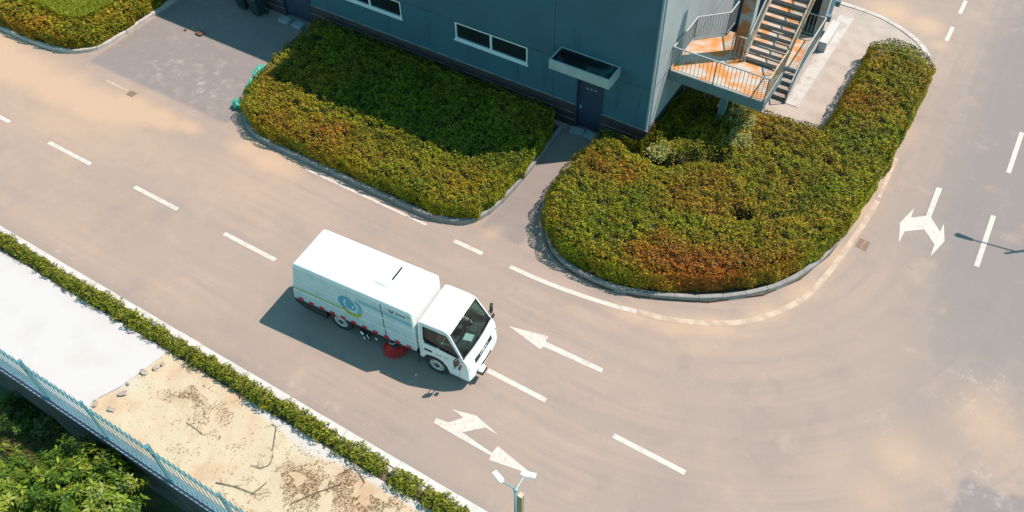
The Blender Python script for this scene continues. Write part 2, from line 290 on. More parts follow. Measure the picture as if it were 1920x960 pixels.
class MB:
    def __init__(s): s.v = []; s.f = []
    def add(s, vs, fs):
        n = len(s.v); s.v += [tuple(map(float, p)) for p in vs]; s.f += [tuple(i+n for i in f) for f in fs]; return s
    def box(s, x0, x1, y0, y1, z0, z1):
        return s.add([(x0, y0, z0), (x1, y0, z0), (x1, y1, z0), (x0, y1, z0), (x0, y0, z1), (x1, y0, z1), (x1, y1, z1), (x0, y1, z1)],
                     [(0, 3, 2, 1), (4, 5, 6, 7), (0, 1, 5, 4), (1, 2, 6, 5), (2, 3, 7, 6), (3, 0, 4, 7)])
    def prism(s, poly, z0, z1):      # poly in xy (counter-clockwise)
        n = len(poly); a = sum(poly[i][0]*poly[(i+1) % n][1]-poly[(i+1) % n][0]*poly[i][1] for i in range(n))
        if a < 0: poly = poly[::-1]
        vs = [(p[0], p[1], z0) for p in poly]+[(p[0], p[1], z1) for p in poly]
        return s.add(vs, [tuple(range(n))[::-1], tuple(range(n, 2*n))]+[(i, (i+1) % n, n+(i+1) % n, n+i) for i in range(n)])
    def prismY(s, poly, y0, y1):     # poly in xz
        n = len(poly); a = sum(poly[i][0]*poly[(i+1) % n][1]-poly[(i+1) % n][0]*poly[i][1] for i in range(n))
        if a < 0: poly = poly[::-1]
        vs = [(p[0], y0, p[1]) for p in poly]+[(p[0], y1, p[1]) for p in poly]
        return s.add(vs, [tuple(range(n)), tuple(range(n, 2*n))[::-1]]+[(i, n+i, n+(i+1) % n, (i+1) % n) for i in range(n)])
    def sheet(s, poly, z):
        n = len(poly); a = sum(poly[i][0]*poly[(i+1) % n][1]-poly[(i+1) % n][0]*poly[i][1] for i in range(n))
        if a < 0: poly = poly[::-1]
        return s.add([(p[0], p[1], z) for p in poly], [tuple(range(n))])
    def tube(s, a, b, r0, r1=None, n=8, caps=True):
        r1 = r0 if r1 is None else r1; a = Vector(a); b = Vector(b); d = (b-a).normalized()
        u = d.orthogonal().normalized(); v = d.cross(u)
        vs = []
        for p, r in ((a, r0), (b, r1)):
            for i in range(n):
                t = 2*math.pi*i/n; vs.append(p+u*math.cos(t)*r+v*math.sin(t)*r)
        fs = [(i, (i+1) % n, n+(i+1) % n, n+i) for i in range(n)]
        if caps: fs += [tuple(range(n))[::-1], tuple(range(n, 2*n))]
        return s.add(vs, fs)
    def bar(s, a, b, wx, wz):        # rectangular bar a->b
        a = Vector(a); b = Vector(b); d = (b-a).normalized()
        up = Vector((0, 0, 1)) if abs(d.z) < 0.95 else Vector((0, 1, 0))
        u = d.cross(up).normalized(); v = u.cross(d).normalized()
        vs = []
        for p in (a, b):
            for i, j in ((-1, -1), (1, -1), (1, 1), (-1, 1)): vs.append(p+u*i*wx/2+v*j*wz/2)
        return s.add(vs, [(0, 1, 2, 3), (7, 6, 5, 4), (0, 4, 5, 1), (1, 5, 6, 2), (2, 6, 7, 3), (3, 7, 4, 0)])
    def lathe(s, prof, c=(0, 0, 0), axis='z', n=24):   # prof [(r, h)]
        vs = []
        for r, h in prof:
            for i in range(n):
                t = 2*math.pi*i/n; x, y = r*math.cos(t), r*math.sin(t)
                vs.append((c[0]+x, c[1]+y, c[2]+h) if axis == 'z' else (c[0]+x, c[1]+h, c[2]+y))
        fs = []
        for k in range(len(prof)-1):
            for i in range(n):
                q = (k*n+i, k*n+(i+1) % n, (k+1)*n+(i+1) % n, (k+1)*n+i)
                fs.append(q if axis == 'z' else q[::-1])
        return s.add(vs, fs)
    def build(s, name, m, parent=None, smooth=False, bevel=0.0, seg=2):
        me = bpy.data.meshes.new(name); me.from_pydata(s.v, [], s.f); me.update()
        if m: me.materials.append(m)
        if smooth: me.polygons.foreach_set('use_smooth', [True]*len(me.polygons))
        o = bpy.data.objects.new(name, me); col.objects.link(o)
        if parent: o.parent = parent
        if bevel:
            b = o.modifiers.new('bevel', 'BEVEL'); b.width = bevel; b.segments = seg; b.limit_method = 'ANGLE'
        return o

def vnoise(x, y, seed=0):
    r = np.random.default_rng(seed); T = r.random((256, 256))
    xi = np.floor(x).astype(int); yi = np.floor(y).astype(int); fx = x-xi; fy = y-yi
    fx = fx*fx*(3-2*fx); fy = fy*fy*(3-2*fy)
    a = T[xi % 256, yi % 256]; b = T[(xi+1) % 256, yi % 256]; c = T[xi % 256, (yi+1) % 256]; d = T[(xi+1) % 256, (yi+1) % 256]
    return (a*(1-fx)+b*fx)*(1-fy)+(c*(1-fx)+d*fx)*fy
def fbm(x, y, s=1.0, seed=0, o=3):
    v = 0; a = 0.5; t = 0
    for k in range(o): v = v+a*vnoise(x*s*2**k+7.3*k, y*s*2**k-3.1*k, seed+k); t += a; a *= 0.5
    return v/t
def inside(px, py, poly):
    r = np.zeros(len(px), bool); n = len(poly); j = n-1
    for i in range(n):
        xi, yi = poly[i]; xj, yj = poly[j]
        if yi != yj:
            c = ((yi > py) != (yj > py)) & (px < (xj-xi)*(py-yi)/(yj-yi)+xi); r ^= c
        j = i
    return r
def edgedist(px, py, poly):
    d = np.full(len(px), 1e9); n = len(poly)
    for i in range(n):
        ax, ay = poly[i]; bx, by = poly[(i+1) % n]; ex, ey = bx-ax, by-ay; L = ex*ex+ey*ey+1e-9
        t = np.clip(((px-ax)*ex+(py-ay)*ey)/L, 0, 1); d = np.minimum(d, np.hypot(px-ax-t*ex, py-ay-t*ey))
    return d
def chaikin(pts, k=2, closed=False):
    for _ in range(k):
        q = [] if closed else [pts[0]]
        n = len(pts)
        for i in range(n if closed else n-1):
            a, b = pts[i], pts[(i+1) % n]
            q += [(a[0]*.75+b[0]*.25, a[1]*.75+b[1]*.25), (a[0]*.25+b[0]*.75, a[1]*.25+b[1]*.75)]
        if not closed: q.append(pts[-1])
        pts = q
    return pts

def leafmesh(name, P, N, size, tint, m, parent=None, aspect=0.5, fold=0.18, lobes=False):
    """leaf blades at P with up-vectors N, lengths size and colours tint"""
    n = len(P)
    N = N/np.linalg.norm(N, axis=1, keepdims=True)
    R = RNG.normal(size=(n, 3)); D = R-(R*N).sum(1, keepdims=True)*N; D /= np.linalg.norm(D, axis=1, keepdims=True)
    S = np.cross(N, D)
    sz = size[:, None]
    a = P-D*sz*0.5; c = P+D*sz*0.5-N*sz*fold*0.6
    mid = P-D*sz*0.02+N*sz*fold*0.5
    b = mid+S*sz*aspect*0.5-N*sz*fold*0.5; d = mid-S*sz*aspect*0.5-N*sz*fold*0.5
    V = np.stack([a, b, c, d], 1).reshape(-1, 3)
    me = bpy.data.meshes.new(name)
    me.vertices.add(4*n); me.vertices.foreach_set('co', V.astype(np.float32).ravel())
    me.loops.add(4*n); me.loops.foreach_set('vertex_index', np.arange(4*n, dtype=np.int32))
    me.polygons.add(n); me.polygons.foreach_set('loop_start', np.arange(0, 4*n, 4, dtype=np.int32))
    me.update(calc_edges=True)
    ca = me.color_attributes.new('tint', 'FLOAT_COLOR', 'POINT')
    C = np.ones((n, 4)); C[:, :3] = tint; C = np.repeat(C, 4, axis=0)
    ca.data.foreach_set('color', C.astype(np.float32).ravel())
    me.materials.append(m)
    o = bpy.data.objects.new(name, me); col.objects.link(o)
    if parent: o.parent = parent
    return o

# ================================================================ THE SETTING
tag(MB().sheet([(-300, -300), (300, -300), (300, 4.2), (-300, 4.2)], -2.6).build('lower_ground', M['lowground']), kind='structure')
tag(MB().sheet([(-300, 4.15), (300, 4.15), (300, 300), (-300, 300)], -0.006).build('ground', M['road']), kind='structure')
def blobs(X, Y, L):
    v = np.zeros_like(X)
    for px, py, r, s, *el in L:
        x, y, _ = G(px, py); ex = el[0] if el else 1.0; ang = el[1] if len(el) > 1 else 0.0
        dx = X-x; dy = Y-y; u = (dx*math.cos(ang)+dy*math.sin(ang))/ex; q = -dx*math.sin(ang)+dy*math.cos(ang)
        v = np.maximum(v, s*np.exp(-(u*u+q*q)/(r*r)))
    return v
def grid(name, x0, x1, y0, y1, step, m, zf, dirt):
    nx = int((x1-x0)/step)+1; ny = int((y1-y0)/step)+1
    gx, gy = np.meshgrid(np.linspace(x0, x1, nx), np.linspace(y0, y1, ny), indexing='ij')
    X, Y = gx.ravel(), gy.ravel(); Z = zf(X, Y)
    me = bpy.data.meshes.new(name); me.vertices.add(nx*ny); me.vertices.foreach_set('co', np.stack([X, Y, Z], 1).astype(np.float32).ravel())
    i, j = np.meshgrid(np.arange(nx-1), np.arange(ny-1), indexing='ij'); a = (i*ny+j).ravel()
    F = np.stack([a, a+ny, a+ny+1, a+1], 1).astype(np.int32); n = len(F)
    me.loops.add(4*n); me.loops.foreach_set('vertex_index', F.ravel()); me.polygons.add(n)
    me.polygons.foreach_set('loop_start', np.arange(0, 4*n, 4, dtype=np.int32))
    me.polygons.foreach_set('use_smooth', np.ones(n, bool)); me.update(calc_edges=True)
    ca = me.color_attributes.new('dirt', 'FLOAT_COLOR', 'POINT'); C = np.ones((nx*ny, 4)); C[:, :3] = dirt(X, Y)
    ca.data.foreach_set('color', C.astype(np.float32).ravel()); me.materials.append(m)
    o = bpy.data.objects.new(name, me); col.objects.link(o); return o
def roaddirt(X, Y):
    R = blobs(X, Y, [(-30, 95, 1.3, .95, 2.2), (40, 130, 1.1, .95, 2.2), (110, 165, 1.0, .95, 2), (180, 195, .9, .9, 2), (240, 205, .8, .95, 1.8),
                     (300, 222, .55, .95, 2), (350, 236, .35, .8, 2.2), (60, 210, 1.6, .28, 3), (270, 275, 1.2, .25, 3), (510, 305, .55, .7, 2.4), (470, 280, .5, .55, 2),
                     (925, 436, .45, .55, 1.2, 1.2), (1190, 592, .5, .62, 2, .3), (1260, 612, .5, .6, 2, .4), (1340, 612, .5, .55, 2, .6), (1430, 590, .5, .52, 2, .8),
                     (1510, 548, .45, .6, 2, 1.0), (1565, 480, .4, .6, 2.4, 1.3), (1615, 400, .4, .6, 3, 1.45), (1655, 330, .35, .55, 3, 1.57),
                     (1670, 20, 1.1, .8, 1.3), (1735, 45, .9, .75), (1760, 85, .5, .6), (1700, 250, .5, .4, 2, 1.57), (1690, 860, 1.1, .55), (1640, 930, 1.0, .5), (1850, 790, 1.0, .55, 1.6, 2), (1760, 880, .8, .45), (1560, 880, 1.0, .3),
                     (120, 420, 1.2, .2, 2), (330, 560, 1.5, .15, 2.5), (1300, 650, .5, .35, 3, .6), (1120, 600, .4, .35, 3), (1900, 840, .9, .3), (400, 330, 1.3, .2, 3)])
    R += 0.17*np.clip((-9-X)/14, 0, 1)*(Y < 16.5)+0.22*np.clip(fbm(X, Y, .35, 61)*2-.9, 0, 1)*np.clip((3-X)/4, 0, 1)
    Gr = 0.0*X
    Gr = np.maximum(Gr, 0.75*((X > -32.4) & (X < -24.2) & (Y > 16.6)))
    Gr = np.maximum(Gr, 0.62*((X > -12.1) & (X < -10.3) & (Y > 17)))
    Gr = np.maximum(Gr, 0.5*np.clip((8.95-Y)/0.9, 0, 1))                       # damp gutter strip
    Gr = np.maximum(Gr, 1.0*np.clip((X+.6)/4.2, 0, 1)*np.clip((Y-13)/14, .25, 1)+.22*(fbm(X, Y, .5, 71)-.4))
    Gr = np.maximum(Gr, blobs(X, Y, [(560, 560, 1.2, .25, 3), (1450, 830, 1.8, .45), (1250, 930, 1.5, .4), (1500, 720, 1.5, .3), (1560, 700, 1.5, .35), (1620, 90, 1.2, .7, 1.4), (460, 640, .8, .3, 4), (700, 800, .8, .35, 4)]))
    px, py, _ = G(1795, 900); Gr = np.maximum(Gr, 0.95*((X > px) & (Y < py+0.2*(X-px)) & (Y > 4)))
    B = 0.5*((X > -32.4) & (X < -24.2) & (Y > 15.8)) + blobs(X, Y, [(400, 160, 1.6, .6), (330, 140, 1.5, .45), (1830, 920, 1.3, 1.0), (1790, 740, 1.2, .9), (1850, 720, 1.0, 1.0), (1650, 780, 1.0, .7), (1580, 830, .8, .6), (1520, 720, 1.2, .4), (1690, 850, 1.4, .5),
                                                               (1430, 830, .9, .4), (470, 350, 1.0, .5), (30, 385, 1.2, .3)])
    B = np.maximum(B, 0.75*np.exp(-((Y-8.45)/0.35)**2)*np.clip(vnoise(X*0.8, Y*0+3, 5)*1.8-.3, 0, 1))
    return np.stack([np.clip(R, 0, 1), np.clip(Gr, 0, 1), np.clip(B, 0, 1)], 1)
rd = grid('road', -45, 12, 7.9, 46, 0.25, M['road'], lambda X, Y: X*0-0.002+0.0, roaddirt)
tag(rd, kind='structure')

def kerb(name, pts, width=0.14, z0=-0.02, z1=0.18, m='kerb', stone=0.8, gap=0.014, side=1):
    """row of kerb stones along pts; the body of the kerb lies on the left (side=1) or right (-1)"""
    L = [0.0]
    for a, b in zip(pts[:-1], pts[1:]): L.append(L[-1]+math.hypot(b[0]-a[0], b[1]-a[1]))
    def at(s):
        s = min(max(s, 0), L[-1]-1e-6)
        k = max(i for i in range(len(L)) if L[i] <= s); k = min(k, len(pts)-2)
        f = (s-L[k])/(L[k+1]-L[k]+1e-9); a, b = pts[k], pts[k+1]
        x = a[0]+(b[0]-a[0])*f; y = a[1]+(b[1]-a[1])*f
        a2 = pts[max(k-1, 0)]; b2 = pts[min(k+2, len(pts)-1)]
        tx, ty = b2[0]-a2[0], b2[1]-a2[1]; q = math.hypot(tx, ty); tx /= q; ty /= q
        return x, y, -ty*side, tx*side
    mb = MB(); n = max(1, round(L[-1]/stone)); st = L[-1]/n
    for i in range(n):
        s0, s1 = i*st+gap/2, (i+1)*st-gap/2; sub = 2
        dz = random.uniform(-.006, .006); dn = random.uniform(-.006, .006)
        ring = []
        for k in range(sub+1):
            x, y, nx, ny = at(s0+(s1-s0)*k/sub); x += nx*dn; y += ny*dn
            c = 0.02
            ring.append([(x, y, z0), (x, y, z1-c+dz), (x+nx*c, y+ny*c, z1+dz), (x+nx*width, y+ny*width, z1+dz), (x+nx*width, y+ny*width, z0)])
        vs = [p for r in ring for p in r]; fs = []
        for k in range(sub):
            for q in range(5):
                f = (k*5+q, (k+1)*5+q, (k+1)*5+(q+1) % 5, k*5+(q+1) % 5); fs.append(f if side < 0 else f[::-1])
        fs += [(0, 1, 2, 3, 4) if side > 0 else (4, 3, 2, 1, 0), tuple(sub*5+q for q in ((4, 3, 2, 1, 0) if side > 0 else (0, 1, 2, 3, 4)))]
        mb.add(vs, fs)
    return tag(mb.build(name, M[m]), kind='structure')

# --- bed outlines (survey of the kerb face)
bed1 = [(-24.6, 23.6), (-24.45, 20.5), (-24.25, 18.4), (-24.0, 17.5), (-23.4, 16.85), (-22.5, 16.47), (-20.2, 16.42), (-17.8, 16.45), (-15.4, 16.43), (-14.0, 16.45), (-13.0, 16.66), (-12.37, 17.13), (-12.05, 18.1), (-11.98, 20.1), (-12.04, 21.6), (-12.1, 23.3)]
bed2 = [(-10.4, 23.5), (-10.44, 21.6), (-10.42, 19.3), (-10.1, 18.3), (-9.59, 17.59), (-9.04, 17.19), (-8.3, 16.93), (-7.0, 16.87), (-5.9, 17.1), (-4.88, 17.53), (-3.6, 18.17), (-2.17, 19.37), (-1.32, 20.69), (-0.8, 22.3), (-0.5, 24.4), (-0.42, 27), (-0.40, 31), (-0.44, 34.6)]
kerb('kerb', chaikin(bed1, 1), side=1, z1=.22)
kerb('kerb', chaikin(bed2, 1), side=1, z1=.24)
pave_out = [(-0.44, 34.6), (-0.50, 35.28), (-0.99, 36.22), (-2.02, 37.0), (-3.4, 37.6), (-5.03, 37.7), (-8.6, 37.7)]
kerb('kerb', chaikin(pave_out, 2), side=1, m='haunch', z1=0.14, width=0.25)
isl = [(-45, 16.0), (-38.2, 16.05), (-35.65, 16.1), (-34.2, 16.24), (-33.2, 16.65), (-32.55, 17.37), (-32.42, 18.8), (-32.5, 21.8), (-32.6, 30)]
kerb('kerb', chaikin(isl, 2), side=1, m='haunch')
# paved yard by the stairs
pv = [(-8.72, 28.35), (-3.1, 28.35), (-3.0, 34.6), (-0.6, 34.7)]+[(p[0]-0.1*(p[0] > -3), p[1]-0.12) for p in pave_out[1:]]
tag(MB().prism(pv, -0.01, 0.11).build('pavement', M['conc']), kind='structure')
kerb('kerb', [(-3.1, 28.35), (-3.02, 34.6)], side=-1, m='kerb', z1=0.2, width=0.12)
kerb('kerb', [(-8.7, 28.35), (-3.1, 28.35)], side=-1, m='haunch', z1=0.15, width=0.12)
tag(MB().prism([(-5.0, 29.3), (-4.45, 29.3), (-4.35, 36.6), (-5.0, 36.6)], 0.1, 0.135).build('pavement_edge_strip', M['haunch']), kind='structure')
# soil inside the beds
tag(MB().prism([(p[0]*0.985+(-18)*0.015, p[1]) if p[1] > 17 else (p[0], p[1]+.12) for p in bed1], -0.01, 0.10).build('soil', M['soil']), kind='structure')
tag(MB().prism([(p[0], p[1]) for p in bed2[1:-1]]+[(-3.1, 34.6), (-3.1, 28.3), (-8.75, 28.3), (-8.75, 23.6), (-10.3, 23.6)], -0.012, 0.09).build('soil', M['soil']), kind='structure')
tag(MB().prism([(p[0]-.1, p[1]+.1) for p in isl]+[(-45, 30)], -0.01, 0.12).build('lawn_ground', M['lawnbase']), kind='structure')

# strip along the near side: white kerb, haunch, soil, white slab, sand
kerb('kerb', [(-60, 8.05), (20, 8.05)], side=-1, m='kerbwhite', width=0.27, z1=0.13, stone=1.0)
tag(MB().box(-60, 20, 7.60, 7.775, -0.01, 0.075).build('kerb_haunch', M['haunch']), kind='structure')
tag(MB().box(-60, 20, 7.30, 7.60, -0.01, 0.05).build('soil', M['soil']), kind='structure')
sl = [(-60, 4.3), (-18.15, 4.3), (-18.4, 4.9), (-18.1, 5.6), (-17.95, 6.4), (-17.8, 7.3), (-60, 7.3)]
tag(MB().prism(sl, -0.02, 0.075).build('concrete_slab', M['slab']), kind='structure')
def sandz(X, Y):
    e = np.clip(np.minimum(Y-4.2, 7.32-Y)/0.25, 0, 1)
    return 0.035+0.06*(fbm(X, Y, 1.3, 31)-.45)*e+0.04*(fbm(X, Y, 5, 33)-.5)*e
def sanddirt(X, Y):
    R = blobs(X, Y, [(350, 745, .55, .75, 1.6), (430, 800, .5, .35, 1.5), (560, 900, .8, .8, 1.4), (500, 930, .8, .5, 1.5), (640, 900, .6, .65, 1.4), (680, 930, .7, .7, 1.6),
                     (270, 690, .3, .45), (380, 790, .3, .45), (425, 825, .25, .5), (740, 950, .5, .6)])
    R += 0.25*(fbm(X, Y, 1.0, 11)-.5)
    W = np.clip((Y-6.95)/0.25, 0, 1)*0.9*(X > -14.5)+blobs(X, Y, [(585, 830, .5, .8, 2.0), (240, 725, .45, .5, 1.5, 1.2)])
    return np.stack([np.clip(R, 0, 1), np.clip(W, 0, 1), R*0], 1)
tag(grid('sand', -18.6, 12, 4.25, 7.3, 0.09, M['sand'], sandz, sanddirt), kind='structure')

# --- painted markings
def mark(pts, px=True, m='paint', z=0.004):
    P = [G(*q)[:2] for q in pts] if px else pts
    return tag(MB().sheet(P, z).build('road_marking', M[m]), kind='structure')
for x0, x1 in ((-36.8, -34.3), (-34.3+2.36-2.3, -31.95), (-29.52, -27.05), (-24.64, -22.29), (-19.94, -17.48)):
    pass
def dashX(x0, x1, y, wd=0.15): mark([(x0, y-wd/2), (x1, y-wd/2), (x1, y+wd/2), (x0, y+wd/2)], False)
for a, b in (((-60, 197), (18, 229)), ((90, 268), (170, 308)), ((250, 352), (333, 393)), ((420, 438), (516, 488)), ((915, 693), (1024, 750)), ((1152, 813), (1285, 886))):
    dashX(G(*a)[0], G(*b)[0], 12.06, 0.17)
dashX(-12.55, -11.35, 16.07, 0.17)
dashX(-19.6, -13.85, 16.19, 0.10)
mark([(G(200, 150)[0], 15.94), (G(240, 170)[0], 15.94), (G(240, 170)[0], 16.05), (G(200, 150)[0], 16.05)], False, 'paintdust'); pass
def ribbon(pts, wd, m):
    P = chaikin(pts, 2); l, r = [], []
    for i, p in enumerate(P):
        a = P[max(i-1, 0)]; b = P[min(i+1, len(P)-1)]; tx, ty = b[0]-a[0], b[1]-a[1]; q = math.hypot(tx, ty); nx, ny = -ty/q, tx/q
        l.append((p[0]+nx*wd/2, p[1]+ny*wd/2, 0.004)); r.append((p[0]-nx*wd/2, p[1]-ny*wd/2, 0.004))
    n = len(P); mb = MB(); mb.add(l+r, [(i+1, i, n+i, n+i+1) for i in range(n-1)])
    tag(mb.build('road_marking', M[m]), kind='structure')
ribbon([(-10.2, 16.07), (-9.0, 16.08), (-7.65, 16.2), (-6.4, 16.38), (-5.55, 16.58)], 0.17, 'paint')
ribbon([(-5.5, 16.6), (-4.6, 16.8), (-3.71, 17.15), (-2.9, 17.6), (-2.2, 18.1), (-1.5, 18.95), (-0.98, 19.9)], 0.22, 'paintdust')
ribbon([(-0.97, 19.93), (-0.72, 20.8), (-0.52, 21.9), (-0.36, 23.2), (-0.2, 24.6), (-0.13, 25.8)], 0.2, 'paintdust')
ribbon([(-0.13, 26.0), (-0.15, 28.5)], 0.14, 'paintdust')
def dashY(y0, y1, x, wd=0.15): mark([(x-wd/2, y0), (x+wd/2, y0), (x+wd/2, y1), (x-wd/2, y1)], False)
dashY(29.82, 32.52, 3.72, .17); dashY(24.41, 27.22, 3.71, .17); dashY(39.68, 40.9, -.3, .17); dashY(37.21, 38.45, -.33, .17); dashY(35.2, 37.8, 3.72, .17)
mark([(953, 611), (1028, 631), (1023, 640), (1131, 691), (1128, 699), (1019, 650), (1013, 655)])
Bm = [(1255, 432), (1322, 457), (1405, 430), (1378, 405), (1338, 382), (1480, 418), (1503, 440), (1608, 530), (1530, 485), (1400, 512), (1567, 628), (1600, 590), (1800, 752), (1550, 667), (1560, 643), (1330, 512), (1240, 457)]
mark([(400+x/3, 640+y/3) for x, y in Bm])
mark([(1756, 351), (1767, 353), (1745.5, 407.5), (1762.5, 434.5), (1769.5, 419.5), (1771, 452), (1744.5, 481), (1752, 458), (1732.5, 430), (1696, 434), (1685, 455), (1687.5, 417.5), (1714.5, 389.5), (1708, 408), (1736, 405)])

# ================================================================ BUILDING
WY, WX = 23.74, -8.75
bld = empty('building', (-8.75, 23.74, 0)); tag(bld, 'large blue grey rendered building with dark plinth behind the hedges', 'building')
O = (8.75, -23.74)
def bx(mb, x0, x1, y0, y1, z0, z1): return mb.box(x0+O[0], x1+O[0], y0+O[1], y1+O[1], z0, z1)
# wall of the front built round its openings
openings = [(-17.5, -14.06, 2.17, 2.98), (-23.6, -20.2, 2.17, 2.98), (-29.8, -26.4, 3.3, 4.1), (-11.8, -10.68, 0.0, 2.5), (-27.15, -25.45, 0.0, 2.7)]
def cut_front(x0, x1, z0, z1, mb, y0, y1):
    xs = sorted({x0, x1}|{v for o in openings for v in o[:2] if x0 < v < x1}); zs = sorted({z0, z1}|{v for o in openings for v in o[2:] if z0 < v < z1})
    for a, b in zip(xs[:-1], xs[1:]):
        for c, d in zip(zs[:-1], zs[1:]):
            cx, cz = (a+b)/2, (c+d)/2
            if any(o[0] < cx < o[1] and o[2] < cz < o[3] for o in openings): continue
            bx(mb, a, b, y0, y1, c, d)
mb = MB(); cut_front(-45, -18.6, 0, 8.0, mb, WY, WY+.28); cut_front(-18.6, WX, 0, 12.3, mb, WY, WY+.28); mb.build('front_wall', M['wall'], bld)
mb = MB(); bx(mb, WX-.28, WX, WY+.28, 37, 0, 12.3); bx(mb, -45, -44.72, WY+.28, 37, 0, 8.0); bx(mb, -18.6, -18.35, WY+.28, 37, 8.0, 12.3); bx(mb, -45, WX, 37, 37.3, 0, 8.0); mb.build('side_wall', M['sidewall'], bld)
mb = MB(); bx(mb, -44.7, -18.35, WY+.28, 37, 7.6, 7.75); bx(mb, -18.35, WX-.28, WY+.28, 37, 11.8, 12.0); mb.build('roof', M['roof'], bld)
mb = MB(); bx(mb, -44.7, WX-.28, WY+1.6, WY+1.7, 0, 7.5); mb.build('inner_wall', M['darkhole'], bld)
mb = MB(); cut_front(-45, WX+.05, 0, 1.12, mb, WY-.05, WY-.002); bx(mb, WX+.002, WX+.05, WY, 28.3, 0, 1.12); mb.build('plinth', M['plinth'], bld)
mb = MB()
for z in (0.34, 0.68): cut_front(-45, WX+.053, z, z+.022, mb, WY-.056, WY-.0505)
cut_front(-45, WX+.053, 1.12, 1.135, mb, WY-.054, WY-.003)
for z in (0.34, 0.68): bx(mb, WX+.0505, WX+.056, WY, 28.3, z, z+.022)
mb.build('plinth_joints', M['plinthline'], bld)
mb = MB()
for z in (3.02, 6.85, 9.6): cut_front(-45 if z < 8 else -18.6, WX, z, z+.022, mb, WY-.006, WY-.001)
for x in (-24.4, -12.9): cut_front(x, x+.02, 1.13, 8.0, mb, WY-.0065, WY-.0015)
bx(mb, WX+.001, WX+.006, WY, 37, 3.02, 3.04); mb.build('wall_joints', M['trimwall'], bld)
for k, (sx_, sw_, z0_, z1_) in enumerate([(-13.4, .30, 1.2, 2.9), (-16.9, .25, 1.2, 2.1), (-14.6, .18, 1.2, 2.1), (-10.2, .22, 1.2, 2.9), (-9.3, .16, 1.2, 2.9), (-21.1, .2, 1.2, 2.1), (-12.2, .5, 3.7, 4.6), (-19.0, .35, 1.2, 2.9)]):
    mb = MB(); bx(mb, sx_, sx_+sw_, WY-.003, WY-.0012, z0_, z1_); mb.build('damp_streak', M['streak'], bld)
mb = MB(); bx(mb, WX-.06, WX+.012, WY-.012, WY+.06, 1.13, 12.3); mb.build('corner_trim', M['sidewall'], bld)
for (x0, x1, z0, z1) in openings[:3]:
    fr = MB(); y0, y1 = WY+.02, WY+.10; t_ = .075
    bx(fr, x0, x1, y0-.03, y1, z0, z0+t_); bx(fr, x0, x1, y0, y1, z1-t_, z1); bx(fr, x0, x0+t_, y0, y1, z0+t_, z1-t_); bx(fr, x1-t_, x1, y0, y1, z0+t_, z1-t_)
    xm = (x0+x1)/2; bx(fr, xm-.045, xm+.045, y0, y1, z0+t_, z1-t_)
    f = fr.build('window', M['frame'], bld)
    g = MB(); bx(g, x0+t_, xm-.045, WY+.06, WY+.07, z0+t_, z1-t_); bx(g, xm+.045, x1-t_, WY+.06, WY+.07, z0+t_, z1-t_); g.build('pane', M['glass_dark'], f)
    s_ = MB(); bx(s_, x0-.04, x1+.04, WY-.05, WY+.0, z0-.05, z0-.003); s_.build('sill', M['frame'], f)
for (x0, x1, z0, z1) in openings[3:]:
    d = MB(); bx(d, x0+.05, x1-.05, WY+.06, WY+.11, 0.1, z1-.06); dd = d.build('door', M['door'], bld)
    fr = MB(); bx(fr, x0, x0+.05, WY-.06, WY+.12, 0, z1); bx(fr, x1-.05, x1, WY-.06, WY+.12, 0, z1); bx(fr, x0+.05, x1-.05, WY-.06, WY+.12, z1-.06, z1); fr.build('door_frame', M['door'], dd)
    h = MB(); bx(h, x0+.14, x0+.2, WY+.01, WY+.06, 1.0, 1.16); h.build('handle', M['lampgrey'], dd)
# small vent holes above the front door
for k in range(3):
    vt = MB(); bx(vt, -11.42+k*.17, -11.35+k*.17, WY+.052, WY+.059, 2.03, 2.08); vt.build('door_vent', M['inklight'], bld)
# door canopy tray
cn = empty('door_canopy', (-11.3, 23.68, 3.2)); tag(cn, 'shallow grey tray canopy with black wet inside above the navy door', 'canopy')
def cb(mb, x0, x1, y0, y1, z0, z1): return mb.box(x0+11.3, x1+11.3, y0-23.68, y1-23.68, z0-3.2, z1-3.2)
mb = MB(); a, b, c, d = -12.58, -10.06, 22.80, 23.735
cb(mb, a, b, c, c+.07, 3.2, 3.62); cb(mb, a, a+.07, c+.07, d, 3.2, 3.62); cb(mb, b-.07, b, c+.07, d, 3.2, 3.62); cb(mb, a+.07, b-.07, d-.06, d, 3.2, 3.62)
mb.build('fascia', M['canopy'], cn, bevel=.008)
mb = MB(); cb(mb, a+.072, b-.072, c+.072, d-.062, 3.22, 3.33); mb.build('tray_floor', M['canopyin'], cn)
mb = MB()
cb(mb, a+.0705, a+.078, c+.08, d-.07, 3.33, 3.6); cb(mb, b-.078, b-.0705, c+.08, d-.07, 3.33, 3.6); cb(mb, a+.08, b-.08, d-.07, d-.0625, 3.33, 3.6); cb(mb, a+.08, b-.08, c+.0705, c+.078, 3.33, 3.58)
mb.build('tray_lining', M['canopyin'], cn)
